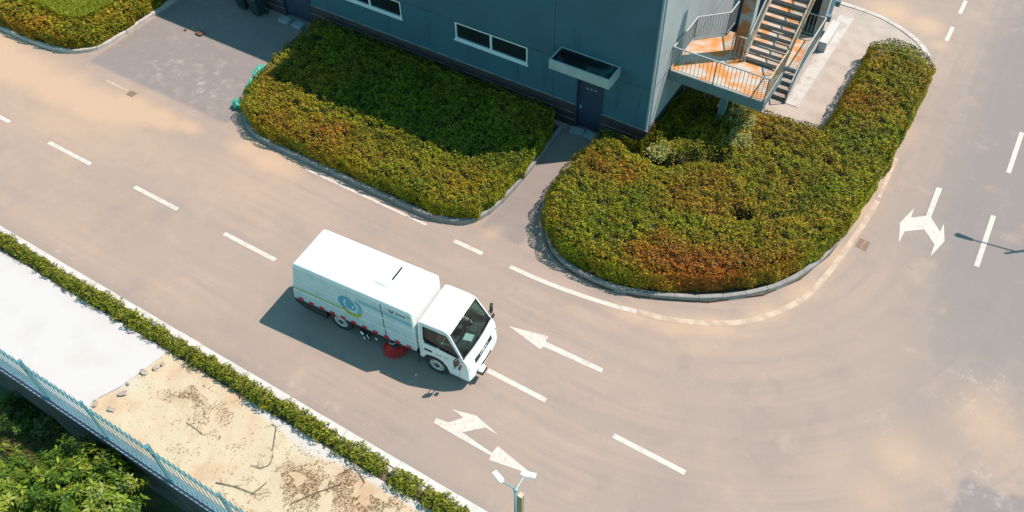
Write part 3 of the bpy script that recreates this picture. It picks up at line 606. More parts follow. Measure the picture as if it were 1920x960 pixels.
# stone steps at the doors
def rock(name, x, y, z, sx, sy, sz, m, label, cat, group=None, rz=0, seed=0, parent=None):
    import bmesh
    bm = bmesh.new(); bmesh.ops.create_icosphere(bm, subdivisions=2, radius=1); r = random.Random(seed)
    for v in bm.verts:
        k = 1+r.uniform(-.18, .18); p = v.co
        q = Vector([math.copysign(abs(c)**.55, c) for c in p]); v.co = Vector((q.x*sx*k, q.y*sy*k, q.z*sz*k))
    me = bpy.data.meshes.new(name); bm.to_mesh(me); bm.free(); me.materials.append(m)
    o = bpy.data.objects.new(name, me); col.objects.link(o); o.location = (x, y, z); o.rotation_euler = (0, 0, rz); tag(o, label, cat, group); return o
def stepstone(x, y, label, rz):
    mb = MB(); mb.prism([(-.30, -.16), (-.22, -.21), (.25, -.2), (.31, -.12), (.3, .17), (-.28, .19)], 0, .17)
    o = mb.build('step_stone', M['stone'], bevel=.03); o.location = (x, y, 0); o.rotation_euler = (0, 0, rz); tag(o, label, 'step', 'stone blocks used as door steps')
stepstone(-11.55, 23.40, 'left grey stone block before the navy door under the canopy', .12)
stepstone(-10.92, 23.42, 'right grey stone block before the navy door under the canopy', -.08)
stepstone(-26.85, 23.30, 'left pale stone block at the door beside the dark bins', .05)
stepstone(-26.05, 23.30, 'right pale stone block at the door between the bins and hedge', -.1)

# ================================================================ STAIRCASE
stc = empty('external_staircase', (-6.9, 25.2, 0)); tag(stc, 'rusty steel external staircase with grey railings on the side of the building', 'staircase')
SO = (6.9, -25.2)
def P3(x, y, z): return (x+SO[0], y+SO[1], z)
def sb(mb, x0, x1, y0, y1, z0, z1): return mb.box(x0+SO[0], x1+SO[0], y0+SO[1], y1+SO[1], z0, z1)
LZ = 3.02; XA0, XA1 = -6.50, -5.10     # flight A
mb = MB()
land = [(-8.74, 25.26), (-5.06, 25.26), (-5.06, 27.2), (-6.62, 27.2), (-6.62, 28.7), (-7.72, 28.7), (-7.72, 28.3), (-8.74, 27.4)]
mb.prism([(x+SO[0], y+SO[1]) for x, y in land], LZ-.06, LZ); mb.build('landing', M['rustfloor'], stc)
mb = MB(); sb(mb, -8.74, -5.0, 25.18, 25.26, LZ-.40, LZ+.01); sb(mb, -5.06, -4.99, 25.26, 27.2, LZ-.36, LZ+.01); sb(mb, -8.74, -5.1, 26.3, 26.42, LZ-.34, LZ-.062); sb(mb, -8.74, -5.1, 27.1, 27.2, LZ-.34, LZ-.062)
mb.build('landing_beam', M['steelbeam'], stc)
mb = MB(); sb(mb, -6.84, -6.58, 26.15, 26.40, 0, LZ-.36); mb.build('support_column', M['steelbeam'], stc)
mb = MB(); sb(mb, -7.08, -6.64, 27.28, 27.7, 0, 8.6); mb.build('main_column', M['rustcol'], stc)
mb = MB(); sb(mb, -6.64+.001, -6.6, 27.28, 27.7, 3.4, 8.6); mb.build('column_edge', M['steelgrey'], stc)
TA, TB = 0.275, 0.205; NA = 15
tr = []
for k in range(NA):
    y = 27.22+k*TA; z = LZ+(k+1)*TB
    mb = MB(); sb(mb, XA0, XA1, y, y+TA+.02, z-.04, z); t1 = mb.build('tread', M['rusttread'], stc)
    mb = MB(); sb(mb, XA0, XA1, y-.012, y-.001, z-.155, z+.004); mb.build('riser', M['riser'], t1)
def stringer(x, y0, z0, y1, z1, m, name='stringer', h=.26, t=.05):
    mb = MB(); mb.add([P3(x-t/2, y0, z0-h*.4), P3(x+t/2, y0, z0-h*.4), P3(x+t/2, y1, z1-h*.4), P3(x-t/2, y1, z1-h*.4), P3(x-t/2, y0, z0+h*.6), P3(x+t/2, y0, z0+h*.6), P3(x+t/2, y1, z1+h*.6), P3(x-t/2, y1, z1+h*.6)],
                      [(0, 3, 2, 1), (4, 5, 6, 7), (0, 1, 5, 4), (1, 2, 6, 5), (2, 3, 7, 6), (3, 0, 4, 7)])
    return mb.build(name, m, stc)
SLA = TB/TA
for x in (XA0-.028, XA1+.028): stringer(x, 27.1, LZ+.08, 27.1+NA*TA+.2, LZ+.08+(NA*TA+.2)*SLA, M['railrust'])
def railing(name, pts, m, hgt=1.05, sp=.15, r=.016, mid=True, top=.03):
    """pts: foot points (x,y,z); verticals, top and bottom rail"""
    mb = MB(); mp = MB()
    for a, b in zip(pts[:-1], pts[1:]):
        A = Vector(P3(*a)); B = Vector(P3(*b)); U = Vector((0, 0, hgt)); D = Vector((0, 0, .10))
        mp.tube(A+U, B+U, top, n=8); mb.tube(A+D, B+D, r*1.1, n=6)
        n = max(2, int(round((B-A).length/sp)))
        for i in range(1, n):
            p = A.lerp(B, i/n); mb.tube(p+D, p+U, r*.75, n=5, caps=False)
        for p in (A, B): mp.tube(p, p+U+Vector((0, 0, .01)), top*.85, n=8)
    h = mp.build('handrail', m, stc, smooth=False); mb.build('balusters', m, h); return h
railing('r', [(-8.70, 27.42, LZ), (-8.70, 25.22, LZ)], M['steelgrey'])
railing('r', [(-8.70, 25.22, LZ), (-7.0, 25.22, LZ), (-5.03, 25.22, LZ)], M['steelgrey'])
railing('r', [(-5.03, 25.22, LZ), (-5.03, 27.15, LZ)], M['railrust'])
railing('r', [(-5.03, 27.15, LZ+.1), (-5.03, 27.15+13*TA, LZ+.1+13*TB)], M['railrust'])
railing('r', [(-6.55, 27.2, LZ+.1), (-6.55, 27.2+13*TA, LZ+.1+13*TB)], M['steelgrey'])
railing('r', [(-8.70, 27.42, LZ), (-7.74, 28.32, LZ), (-7.74, 29.2, LZ)], M['steelgrey'], sp=.11)
railing('r', [(-7.08, 27.05, LZ), (-6.6, 27.05, LZ)], M['railrust'])
# return flight below, from the low platform up to the landing
NB = 10; yb0, yb1 = 28.7, 31.3
for k in range(NB):
    y = yb0+(yb1-yb0)*k/NB; z = LZ-(k+1)*(LZ-1.0)/(NB+1)
    mb = MB(); sb(mb, -7.7, -6.68, y, y+.28, z-.04, z); mb.build('tread', M['rusttread'], stc)
stringer(-7.73, 28.6, LZ-.1, 31.4, 1.0, M['steelgrey']); stringer(-6.65, 28.6, LZ-.1, 31.4, 1.0, M['steelgrey'])
mb = MB(); sb(mb, -7.75, -5.0, 30.55, 33.0, .92, 1.0); mb.build('low_platform', M['rusttread'], stc)
mb = MB(); sb(mb, -5.06, -4.98, 30.55, 33.0, .72, 1.004); sb(mb, -7.75, -5.06, 30.47, 30.549, .72, .996); mb.build('platform_beam', M['steelgrey'], stc)
for k in range(4):
    y = 29.38+k*.29; z = .12+(k+1)*.176
    mb = MB(); sb(mb, -5.95, -5.02, y, y+.31, z-.04, z); t1 = mb.build('tread', M['conc'], stc)
    mb = MB(); sb(mb, -5.95, -5.02, y-.012, y-.001, z-.16, z+.004); mb.build('riser', M['riser'], t1)
stringer(-4.98, 29.25, .15, 30.6, 1.0, M['steelgrey'], t=.04); stringer(-5.98, 29.25, .15, 30.6, 1.0, M['steelgrey'], t=.04)
railing('r', [(-4.98, 29.3, .12), (-4.98, 30.6, 1.0), (-4.98, 33.0, 1.0)], M['steelgrey'])
railing('r', [(-4.98, 33.0, 1.0), (-5.9, 33.0, 1.0)], M['steelgrey'])
# stair tower behind: dark doorway wall, pillar, wall box
tw = empty('stair_tower', (-6.9, 34, 0)); tag(tw, 'grey rendered stair tower with a dark doorway behind the low platform', 'tower')
def tb(mb, x0, x1, y0, y1, z0, z1): return mb.box(x0+6.9, x1+6.9, y0-34, y1-34, z0, z1)
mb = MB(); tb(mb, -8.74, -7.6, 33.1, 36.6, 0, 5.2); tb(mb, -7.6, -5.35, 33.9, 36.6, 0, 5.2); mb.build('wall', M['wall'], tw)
mb = MB(); tb(mb, -7.55, -5.4, 33.86, 33.898, 1.0, 3.6); mb.build('doorway', M['darkhole'], tw)
mb = MB(); tb(mb, -5.35, -5.05, 33.15, 33.5, 0, 5.2); mb.build('pillar', M['steelgrey'], tw)
mb = MB(); tb(mb, -5.05, -4.85, 33.3, 33.5, 1.7, 1.95); mb.build('wall_box', M['steelbeam'], tw)
mb = MB(); tb(mb, -5.05, -4.85, 34.6, 34.8, 1.7, 1.95); mb.build('wall_box', M['steelbeam'], tw)
wb = empty('white_cabinet', (-4.85, 34.3, 0.11)); tag(wb, 'low white cabinet on the pavement beside the stair tower', 'cabinet')
MB().box(-.16, .16, -.9, .9, 0, .5).build('case', M['slab'], wb, bevel=.01); MB().box(-.18, .18, -.92, .92, .5, .53).build('lid', M['slab'], wb)

# bins
def wheelie(x, y, rz, label):
    o = empty('wheelie_bin', (x, y, 0), rz); tag(o, label, 'bin', 'dark wheelie bins against the wall')
    mb = MB(); mb.add([(-.23, -.22, .08), (.23, -.22, .08), (.23, .24, .08), (-.23, .24, .08), (-.29, -.33, .98), (.29, -.33, .98), (.29, .33, .98), (-.29, .33, .98)],
                      [(0, 3, 2, 1), (4, 5, 6, 7), (0, 1, 5, 4), (1, 2, 6, 5), (2, 3, 7, 6), (3, 0, 4, 7)]); mb.build('body', M['bin'], o, bevel=.03)
    MB().add([(-.32, -.37, .985), (.32, -.37, .985), (.32, .34, 1.04), (-.32, .34, 1.04), (-.28, -.32, 1.04), (.28, -.32, 1.04), (.28, .30, 1.10), (-.28, .30, 1.10)],
             [(0, 3, 2, 1), (4, 5, 6, 7), (0, 1, 5, 4), (1, 2, 6, 5), (2, 3, 7, 6), (3, 0, 4, 7)]).build('lid', M['bin'], o, bevel=.02)
    MB().tube((-.25, .40, .98), (.25, .40, .98), .018).build('handle', M['black'], o)
    for s in (-1, 1): MB().lathe([(.001, -.03), (.10, -.03), (.10, .03), (.001, .03)], (0, 0, 0), 'y', 16).build('wheel', M['tyre'], o).matrix_local = Matrix.Translation((s*.27, .26, .10)) @ Matrix.Rotation(math.pi/2, 4, 'Z')
wheelie(-29.25, 23.2, .06, 'dark wheelie bin at the wall, farther from the door')
wheelie(-28.30, 23.12, -.05, 'dark wheelie bin at the wall, nearer to the door')

# ================================================================ HEDGES
PAL = np.array([(.085, .145, .005), (.150, .185, .005), (.230, .218, .006), (.275, .180, .007), (.300, .125, .008), (.320, .080, .009)])
def tints(n, X, Y, seed, redness=0.5, spots=()):
    """leaf colours: green, olive, ochre and rust in soft patches"""
    f = fbm(X, Y, 0.5, seed)*.6+fbm(X, Y, 1.7, seed+9)*.4
    t = (f-.5)*4.2+1.35+redness*1.6
    for rx, ry, rr, rs in spots: t = t+rs*2.7*np.exp(-((X-rx)**2+(Y-ry)**2)/(rr*1.15)**2)
    t = np.clip(np.clip(t, .2, 4.6)+RNG.normal(0, .75, n), 0, 4.999)
    k = t.astype(int); q = (t-k)[:, None]
    c = PAL[k]*(1-q)+PAL[k+1]*q
    return c*(RNG.random((n, 1))**1.3*1.05+.42)*(.55+.75*fbm(X, Y, 1.3, seed+5))[:, None]
def hedge(loc, poly, h, dens, label, seed, redness=.5, holes=(), size=(.055, .105), side=True, redspots=()):
    root = empty('hedge', loc); tag(root, label, 'hedge'); off = np.array([loc[0], loc[1], 0.0])
    pa = np.array(poly); x0, y0 = pa.min(0); x1, y1 = pa.max(0)
    A = (x1-x0)*(y1-y0); n = int(A*dens)
    X = RNG.uniform(x0, x1, n); Y = RNG.uniform(y0, y1, n); k = inside(X, Y, poly); X, Y = X[k], Y[k]
    hh = np.ones(len(X))
    for hx, hy, hr, hd in holes: hh -= hd*np.exp(-((X-hx)**2+(Y-hy)**2)/hr**2)
    k = RNG.random(len(X)) < np.clip(hh*1.5, 0.05, 1); X, Y, hh = X[k], Y[k], hh[k]
    d = edgedist(X, Y, poly)
    clump = fbm(X, Y, 3.0, seed+20, 2); fine = vnoise(X*7, Y*7, seed+30)
    gap = np.clip(.34-vnoise(X*4.3+11, Y*4.3, seed+40), 0, .2)*1.5
    top = h*np.clip(hh, .25, 1)*(1-.28*(1-np.clip(d/.3, 0, 1))**2)+(clump-.5)*.13+(fine-.5)*.24-gap*.6
    dep = RNG.exponential(.10, len(X)); Z = top-dep
    jx = RNG.normal(0, .03, len(X))
    Nx = (vnoise(X*7+.3, Y*7, seed+30)-vnoise(X*7-.3, Y*7, seed+30))*-1.2; Ny = (vnoise(X*7, Y*7+.3, seed+30)-vnoise(X*7, Y*7-.3, seed+30))*-1.2
    N = np.stack([Nx+RNG.normal(0, .55, len(X)), Ny+RNG.normal(0, .55, len(X)), np.ones(len(X))], 1)
    P = np.stack([X+jx, Y, Z], 1)
    # sprigs standing proud
    if side:
        m_ = len(poly); Ls = [math.hypot(poly[(i+1) % m_][0]-poly[i][0], poly[(i+1) % m_][1]-poly[i][1]) for i in range(m_)]
        ns = int(sum(Ls)*h*dens*.8); e = RNG.choice(m_, ns, p=np.array(Ls)/sum(Ls)); t = RNG.random(ns)
        a = pa[e]; b = pa[(e+1) % m_]; q = a+(b-a)*t[:, None]; T = (b-a); T = T/np.linalg.norm(T, axis=1, keepdims=True)
        area = sum(poly[i][0]*poly[(i+1) % m_][1]-poly[(i+1) % m_][0]*poly[i][1] for i in range(m_))
        out = np.stack([T[:, 1], -T[:, 0]], 1)*(1 if area > 0 else -1)
        zz = RNG.uniform(.12, 1.0, ns)*h
        bulge = .10*np.sin(np.clip(zz/h, 0, 1)*math.pi*.8)+(vnoise(q[:, 0]*3+zz*2, q[:, 1]*3, seed+3)-.5)*.20-RNG.exponential(.05, ns)
        q = q+out*bulge[:, None]
        P2 = np.stack([q[:, 0], q[:, 1], zz], 1); N2 = np.stack([out[:, 0]+RNG.normal(0, .5, ns), out[:, 1]+RNG.normal(0, .5, ns), .5+RNG.normal(0, .4, ns)], 1)
        P = np.vstack([P, P2]); N = np.vstack([N, N2])
    n = len(P); tc = tints(n, P[:, 0], P[:, 1], seed+50, redness, redspots)
    leafmesh('foliage', P-off, N, RNG.uniform(*size, n), tc, M['leaf'], root, aspect=.5)
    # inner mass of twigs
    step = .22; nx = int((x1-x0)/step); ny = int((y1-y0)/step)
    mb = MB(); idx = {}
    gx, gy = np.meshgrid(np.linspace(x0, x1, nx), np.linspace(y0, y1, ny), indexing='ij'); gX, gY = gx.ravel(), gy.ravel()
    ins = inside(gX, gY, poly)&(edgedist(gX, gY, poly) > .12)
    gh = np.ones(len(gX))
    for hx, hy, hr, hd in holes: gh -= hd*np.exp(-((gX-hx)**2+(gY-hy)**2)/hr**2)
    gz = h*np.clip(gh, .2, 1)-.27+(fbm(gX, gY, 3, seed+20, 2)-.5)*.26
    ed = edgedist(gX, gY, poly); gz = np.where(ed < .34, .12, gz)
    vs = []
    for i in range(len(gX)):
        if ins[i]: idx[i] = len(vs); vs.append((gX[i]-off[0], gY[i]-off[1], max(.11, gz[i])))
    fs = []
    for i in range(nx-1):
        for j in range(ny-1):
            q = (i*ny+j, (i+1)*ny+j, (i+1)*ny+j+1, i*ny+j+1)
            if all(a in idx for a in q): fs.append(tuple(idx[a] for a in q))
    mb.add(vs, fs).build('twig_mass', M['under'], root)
    return root
h1 = [(p[0]+(.10 if p[0] < -20 and p[1] > 17 else (-.12 if p[0] > -12.6 else 0)), p[1]+(.22 if p[1] < 17 else 0)) for p in bed1]
h1[0] = (-24.75, 23.3); h1[1] = (-24.6, 20.5); h1[2] = (-24.25, 18.4); h1[-1] = (-12.3, 22.6); h1.append((-12.6, 23.3))
hedge((-18, 20, 0), h1, .9, 1250, 'long clipped hedge bed below the building windows, half in shadow', 3, redness=.02, redspots=[(-22.5, 17.6, 1.3, .5), (-20, 17.3, 1.3, .55), (-18, 17.4, 1.2, .42), (-24, 19.2, .6, .5), (-14.5, 17.2, 1.4, .22), (-12.8, 18.6, 1, .25), (-21, 21.5, 1.5, .25)])
h2 = [(-10.2, 23.0), (-10.4, 21.4), (-10.48, 19.5), (-10.14, 18.35), (-9.55, 17.7), (-8.95, 17.33), (-8.2, 17.2), (-7.0, 17.15), (-5.95, 17.38), (-5.02, 17.8), (-3.8, 18.42), (-2.42, 19.58), (-1.52, 20.85), (-.88, 22.45), (-.54, 24.4), (-.38, 27), (-.30, 31), (-.30, 33.6), (-1.2, 34.4), (-2.3, 34.5), (-2.9, 33.9), (-2.85, 31), (-2.95, 27.5), (-4.6, 27.35), (-6.2, 27.3), (-8.55, 27.3), (-8.55, 24.0), (-8.6, 23.1)]
def W2(L, z=1.0): return [(*G(a, b, z)[:2], r, k) for a, b, r, k in L]
hedge((-5, 22, 0), h2, 1.08, 1250, 'large rounded red and green hedge at the road bend beside the stairs', 8, redness=.25,
      holes=W2([(1200, 272, .5, 1.0), (1222, 292, .3, .9), (1245, 303, .32, 1.0), (1272, 303, .25, .8), (1343, 300, .28, .8), (1385, 405, .25, .95), (1400, 408, .16, .8), (1550, 307, .18, .9), (1300, 215, .9, .35), (1260, 250, .6, .35), (1435, 262, .18, .7), (1190, 425, .12, .7), (1480, 350, .12, .7), (1300, 300, .3, .5)], .8),
      redspots=W2([(1120, 300, .8, .72), (1170, 330, .6, .45), (1280, 360, .7, .5), (1330, 330, .6, .42), (1345, 385, .6, .45), (1480, 340, .6, .5), (1440, 240, .8, .45), (1500, 250, .6, .5), (1600, 190, 1.0, .45), (1650, 110, .7, .4),
                   (1250, 490, .9, .5), (1330, 505, 1.0, .62), (1400, 500, 1.0, .62), (1470, 490, .8, .55), (1300, 530, .8, .55), (1180, 470, .8, .35), (1120, 480, .6, .3), (1560, 420, .7, .25), (1240, 460, .6, .45)]))
# a looser, paler shrub standing between the column of the stairs and the hedge, and one at the corner
def looseshrub(px, py, z, r, h, n, label, seed, c):
    x, y, _ = G(px, py, z); o = empty('loose_shrub', (x, y, .05)); tag(o, label, 'shrub')
    rr = np.random.default_rng(seed); P = []
    mb = MB()
    for k in range(14):
        a = rr.uniform(0, 6.28); q = rr.random()**.6*r; e = np.array([math.cos(a)*q, math.sin(a)*q, h*rr.uniform(.75, 1.1)]); mb.tube((0, 0, 0), tuple(e), .012, .005, n=5)
        P.append(e+rr.normal(0, [.10, .10, .09], (n//14, 3)))
    mb.build('stem', M['bark'], o); P = np.vstack(P); m_ = len(P)
    N = np.stack([rr.normal(0, .6, m_), rr.normal(0, .6, m_), np.ones(m_)], 1); cc = np.array(c)[rr.integers(0, len(c), m_)]*rr.uniform(.7, 1.2, (m_, 1))
    leafmesh('foliage', P, N, rr.uniform(.07, .12, m_), cc, M['leaf'], o)
PC = [(.28, .29, .08), (.34, .33, .12), (.20, .23, .05), (.26, .22, .07)]
looseshrub(1388, 228, 1.1, .55, 1.15, 900, 'pale loose shrub beside the stair support column', 41, PC)
looseshrub(1378, 262, 1.1, .5, 1.1, 800, 'pale loose shrub just in front of the one beside the stair column', 42, PC)
looseshrub(1235, 285, .95, .42, .95, 700, 'small pale shrub close to the lit corner of the building', 43, PC)
h3 = [(-45, 16.15), (-38.2, 16.2), (-35.6, 16.28), (-34.2, 16.42), (-33.3, 16.8), (-32.75, 17.5), (-32.6, 18.8), (-32.7, 21.8), (-32.75, 26)]+[G(a, b, .85)[:2] for a, b in ((285, -75), (245, -30), (212, 2), (172, 24), (140, 32), (108, 27), (62, 2), (0, -28), (-80, -60))]+[(-45, 17.9)]
hedge((-36, 18, 0), h3, .85, 750, 'red tinged hedge around the lawn island across the driveway', 15, redness=.85, size=(.09, .15))
# lawn
n = 60000; X = RNG.uniform(-42, -33.2, n); Y = RNG.uniform(17.4, 26, n)
N = np.stack([RNG.normal(0, 1, n), RNG.normal(0, 1, n), np.full(n, .35)], 1)
tg = np.array([(.20, .23, .008), (.15, .20, .010), (.24, .24, .012)])[RNG.integers(0, 3, n)]*RNG.uniform(.8, 1.2, (n, 1))
gr = leafmesh('grass', np.stack([X, Y, RNG.uniform(.13, .22, n)], 1), N, RNG.uniform(.08, .13, n), tg, M['leaf'], None, aspect=.22); tag(gr, 'bright yellow green lawn inside the corner island', 'grass', kind='stuff')

# ---- strip shrubs: separate little bushes in the planting strip
def shrubmesh(name, r, h, n, parent, seed):
    v = RNG.normal(size=(n, 3)); v /= np.linalg.norm(v, axis=1, keepdims=True); v[:, 2] = np.abs(v[:, 2])
    lump = 1+.28*np.sin(v[:, 0]*5+seed)*np.cos(v[:, 1]*4+seed*2)
    R_ = (RNG.random(n)**.35)*lump
    P = np.stack([v[:, 0]*r*R_, v[:, 1]*r*R_, .10+v[:, 2]*h*R_], 1)
    N = v+RNG.normal(0, .5, (n, 3)); N[:, 2] += .6
    c = np.array([(.14, .165, .012), (.19, .20, .014), (.08, .115, .010), (.25, .245, .018)])[RNG.integers(0, 4, n)]*RNG.uniform(.45, 1.25, (n, 1))
    return leafmesh(name, P, N, RNG.uniform(.06, .10, n), c, M['leaf'], parent, aspect=.46)
protos = []
for k in range(6):
    o = empty('shrub', (0, 0, 0)); shrubmesh('foliage', random.uniform(.26, .34), random.uniform(.25, .37), 520, o, k)
    st = MB()
    for q in range(5):
        a = q*1.26+k; st.tube((0, 0, 0), (math.cos(a)*.13, math.sin(a)*.13, .28), .009, .004, n=5)
    st.build('stem', M['bark'], o); protos.append(o)
x = -27.6; i = 0; used = set()
while x < -4.5:
    k = random.randrange(6)
    if k not in used: o = protos[k]; used.add(k)
    else: o = copy_tree(protos[k])
    dense = x < -12.3
    o.location = (x, 7.55+random.uniform(-.05, .06), .04); s = random.uniform(.95, 1.22) if dense else random.uniform(.85, 1.2)
    o.scale = (s, s*.95, s*random.uniform(.85, 1.2)); o.rotation_euler = (0, 0, random.uniform(0, 6.28))
    tag(o, 'small yellow green shrub in the planting strip along the white kerb', 'shrub', 'row of small shrubs between white kerb and slab')
    x += random.uniform(.30, .42) if dense else random.choice([.36, .40, .5, .72])
for k in range(6):
    if k not in used: o = protos[k]; o.location = (-28+k*.3, 7.47, .05); tag(o, 'small yellow green shrub in the planting strip along the white kerb', 'shrub', 'row of small shrubs between white kerb and slab')

# ================================================================ FENCE and retaining wall
rw = MB().box(-60, 20, 4.05, 4.29, -2.6, .02).build('retaining_wall', M['wallshade']); MB().box(-60, 20, 3.99, 4.295, .022, .10).build('coping', M['wallconc'], rw); tag(rw, 'shade-darkened concrete retaining wall with grey coping under the teal picket fence', 'wall')
fn = empty('picket_fence', (-19.65, 4.12, .10)); tag(fn, 'teal steel picket fence with pointed tips along the slab edge', 'fence')
FH = 2.0
posts = [-19.65+5.3*k/2 for k in range(-6, 12)]
for j, px in enumerate(posts):
    x = px+19.65; wide = (j % 2 == 0)
    mb = MB(); t = .045 if wide else .026; mb.box(x-t, x+t, -t, t, 0, FH+.08); mb.box(x-t-.012, x+t+.012, -t-.012, t+.012, FH+.08, FH+.11); mb.box(x-.08, x+.08, -.08, .08, 0, .014)
    mb.build('post', M['fence'], fn)
for j in range(len(posts)-1):
    a, b = posts[j]+19.65+.05, posts[j+1]+19.65-.05
    for z in (.14, FH-.30): MB().box(a, b, -.022, .022, z, z+.05).build('rail', M['fence'], fn)
    mb = MB(); n = 13
    for i in range(n):
        x = a+(b-a)*(i+.5)/n; w_ = .011; tp = .15 if i % 2 else .03
        mb.add([(x-w_, -w_, .08), (x+w_, -w_, .08), (x+w_, w_, .08), (x-w_, w_, .08), (x-w_, -w_, FH), (x+w_, -w_, FH), (x+w_, w_, FH), (x-w_, w_, FH), (x, 0, FH+tp)],
               [(0, 3, 2, 1), (0, 1, 5, 4), (1, 2, 6, 5), (2, 3, 7, 6), (3, 0, 4, 7), (4, 5, 8), (5, 6, 8), (6, 7, 8), (7, 4, 8)])
        for z in (FH-.275, .165): mb.box(x-.026, x+.026, -.03, .03, z-.03, z+.03)
    mb.build('pickets', M['fence'], fn)

# ================================================================ TREES beyond the wall
def broadtree(name, base, crown, r, label, nclump, seed, cat='tree', cols=None, trunkr=.11):
    root = empty(name, base); tag(root, label, cat); rr = np.random.default_rng(seed); C = np.array(crown)-np.array(base)
    mb = MB(); top = Vector(C)*0.72; mid = Vector((C[0]*.3, C[1]*.3, C[2]*.45)); mb.tube((0, 0, 0), mid, trunkr, trunkr*.75); mb.tube(mid, top, trunkr*.75, trunkr*.4)
    P = []; N = []; S = []; cl = []; T = []
    cols = cols or [(.11, .19, .016), (.16, .235, .02), (.07, .14, .016), (.21, .26, .03)]
    for k in range(nclump):
        v = rr.normal(size=3); v /= np.linalg.norm(v); q = rr.random()**.45
        c = C+v*np.array(r)*q*(1+.18*math.sin(k*1.7)); c[2] = C[2]+v[2]*r[2]*q
        if k < 26: mb.tube(mid if k % 2 else tuple(top), tuple(c), trunkr*.28, .01, n=5)
        base_c = np.array(cols[rr.integers(0, len(cols))])*rr.uniform(.8, 1.2)
        m_ = int(rr.integers(16, 26)); out = v*.7+np.array([0, 0, .8]); out /= np.linalg.norm(out)
        for i in range(m_):     # a whorl of long leaves around a shoot
            a = i*2.4; d = np.array([math.cos(a), math.sin(a), 0.0]); d = d-out*(d@out); d /= np.linalg.norm(d)
            L = rr.uniform(.11, .24); hgt = rr.uniform(-.12, .1)
            dr = d*.8+out*rr.uniform(-.1, .5); dr /= np.linalg.norm(dr)
            p = c+out*hgt+dr*L*.6
            P.append(p); T.append(dr); N.append(out+rr.normal(0, .25, 3)); S.append(L); cl.append(base_c*rr.uniform(.55, 1.15))
    mb.build('trunk', M['bark'], root, smooth=True)
    P = np.array(P); T = np.array(T); N = np.array(N); N = N-(N*T).sum(1, keepdims=True)*T; N /= np.linalg.norm(N, axis=1, keepdims=True); Sd = np.cross(N, T); L = np.array(S)[:, None]
    a = P-T*L*.5; b = P+Sd*L*.17+N*L*.03; c = P+T*L*.5-N*L*.12; d = P-Sd*L*.17+N*L*.03
    V = np.stack([a, b, c, d], 1).reshape(-1, 3); n = len(P)
    me = bpy.data.meshes.new('crown'); me.vertices.add(4*n); me.vertices.foreach_set('co', V.astype(np.float32).ravel()); me.loops.add(4*n); me.loops.foreach_set('vertex_index', np.arange(4*n, dtype=np.int32))
    me.polygons.add(n); me.polygons.foreach_set('loop_start', np.arange(0, 4*n, 4, dtype=np.int32)); me.update(calc_edges=True)
    ca = me.color_attributes.new('tint', 'FLOAT_COLOR', 'POINT'); CC = np.ones((n, 4)); CC[:, :3] = np.array(cl); ca.data.foreach_set('color', np.repeat(CC, 4, axis=0).astype(np.float32).ravel())
    me.materials.append(M['bigleaf']); o = bpy.data.objects.new('crown', me); col.objects.link(o); o.parent = root
    return root
c1 = G(150, 925, -.6)
broadtree('broadleaf_tree', (c1[0], c1[1]-.3, -2.6), (c1[0], c1[1], -.75), (2.0, 1.7, .95), 'bushy bright green tree right against the retaining wall', 620, 4)
c2 = G(-30, 935, -.6)
broadtree('broadleaf_tree', (c2[0], c2[1]-.3, -2.6), (c2[0], c2[1], -.9), (1.7, 1.6, .9), 'bushy green tree at the bottom left corner of the view', 470, 9)
c3 = G(30, 770, -1.9)
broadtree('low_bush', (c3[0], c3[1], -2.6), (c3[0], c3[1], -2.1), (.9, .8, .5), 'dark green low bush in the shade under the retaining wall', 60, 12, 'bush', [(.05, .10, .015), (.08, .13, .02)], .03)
c4 = G(85, 790, -2.1)
broadtree('low_bush', (c4[0], c4[1], -2.6), (c4[0], c4[1], -2.25), (.6, .5, .35), 'small sparse bush on the rough ground above the big tree', 26, 13, 'bush', [(.08, .12, .03), (.12, .15, .03)], .02)
# rough grass on the low ground
n = 26000; X = RNG.uniform(-26, -9, n); Y = RNG.uniform(-3, 3.6, n); k = fbm(X, Y, .9, 77) > .42; X, Y = X[k], Y[k]; n = len(X)
N = np.stack([RNG.normal(0, 1, n), RNG.normal(0, 1, n), np.full(n, .3)], 1); tg = np.array([(.14, .15, .02), (.20, .17, .04), (.09, .13, .02)])[RNG.integers(0, 3, n)]*RNG.uniform(.7, 1.2, (n, 1))
gr = leafmesh('rough_grass', np.stack([X, Y, RNG.uniform(-2.58, -2.42, n)], 1), N, RNG.uniform(.12, .26, n), tg, M['leaf'], None, aspect=.16); tag(gr, 'patchy olive and straw grass below the retaining wall', 'grass', kind='stuff')

# ---- litter on the sand
def weeds(spots, label):
    P = []
    for px, py, r, k in spots:
        x, y, _ = G(px, py, .05); q = RNG.normal(0, r*.5, (int(k*3.6), 2))*np.array([2.2, 1.2]); P.append(q+[x, y])
    P = np.vstack(P); P = P[fbm(P[:, 0], P[:, 1], 2.3, 91) > .46]; P = P[(P[:, 1] > 4.4) & (P[:, 1] < 7.25) & (P[:, 0] > -18)]; P = np.vstack([P, np.column_stack([RNG.uniform(-17.8, -5, 500), RNG.uniform(4.5, 7.2, 500)])]); n = len(P)
    N = np.stack([RNG.normal(0, 1, n), RNG.normal(0, 1, n), np.full(n, .6)], 1)
    tg = np.array([(.34, .22, .11), (.30, .22, .10), (.22, .17, .07), (.38, .28, .15), (.20, .12, .08)])[RNG.integers(0, 5, n)]
    o = leafmesh('dry_weeds', np.column_stack([P, sandz(P[:, 0], P[:, 1])+.02]), N, RNG.uniform(.025, .085, n), tg, M['leaf'], None, aspect=.3)
    tag(o, label, 'weeds', kind='stuff')
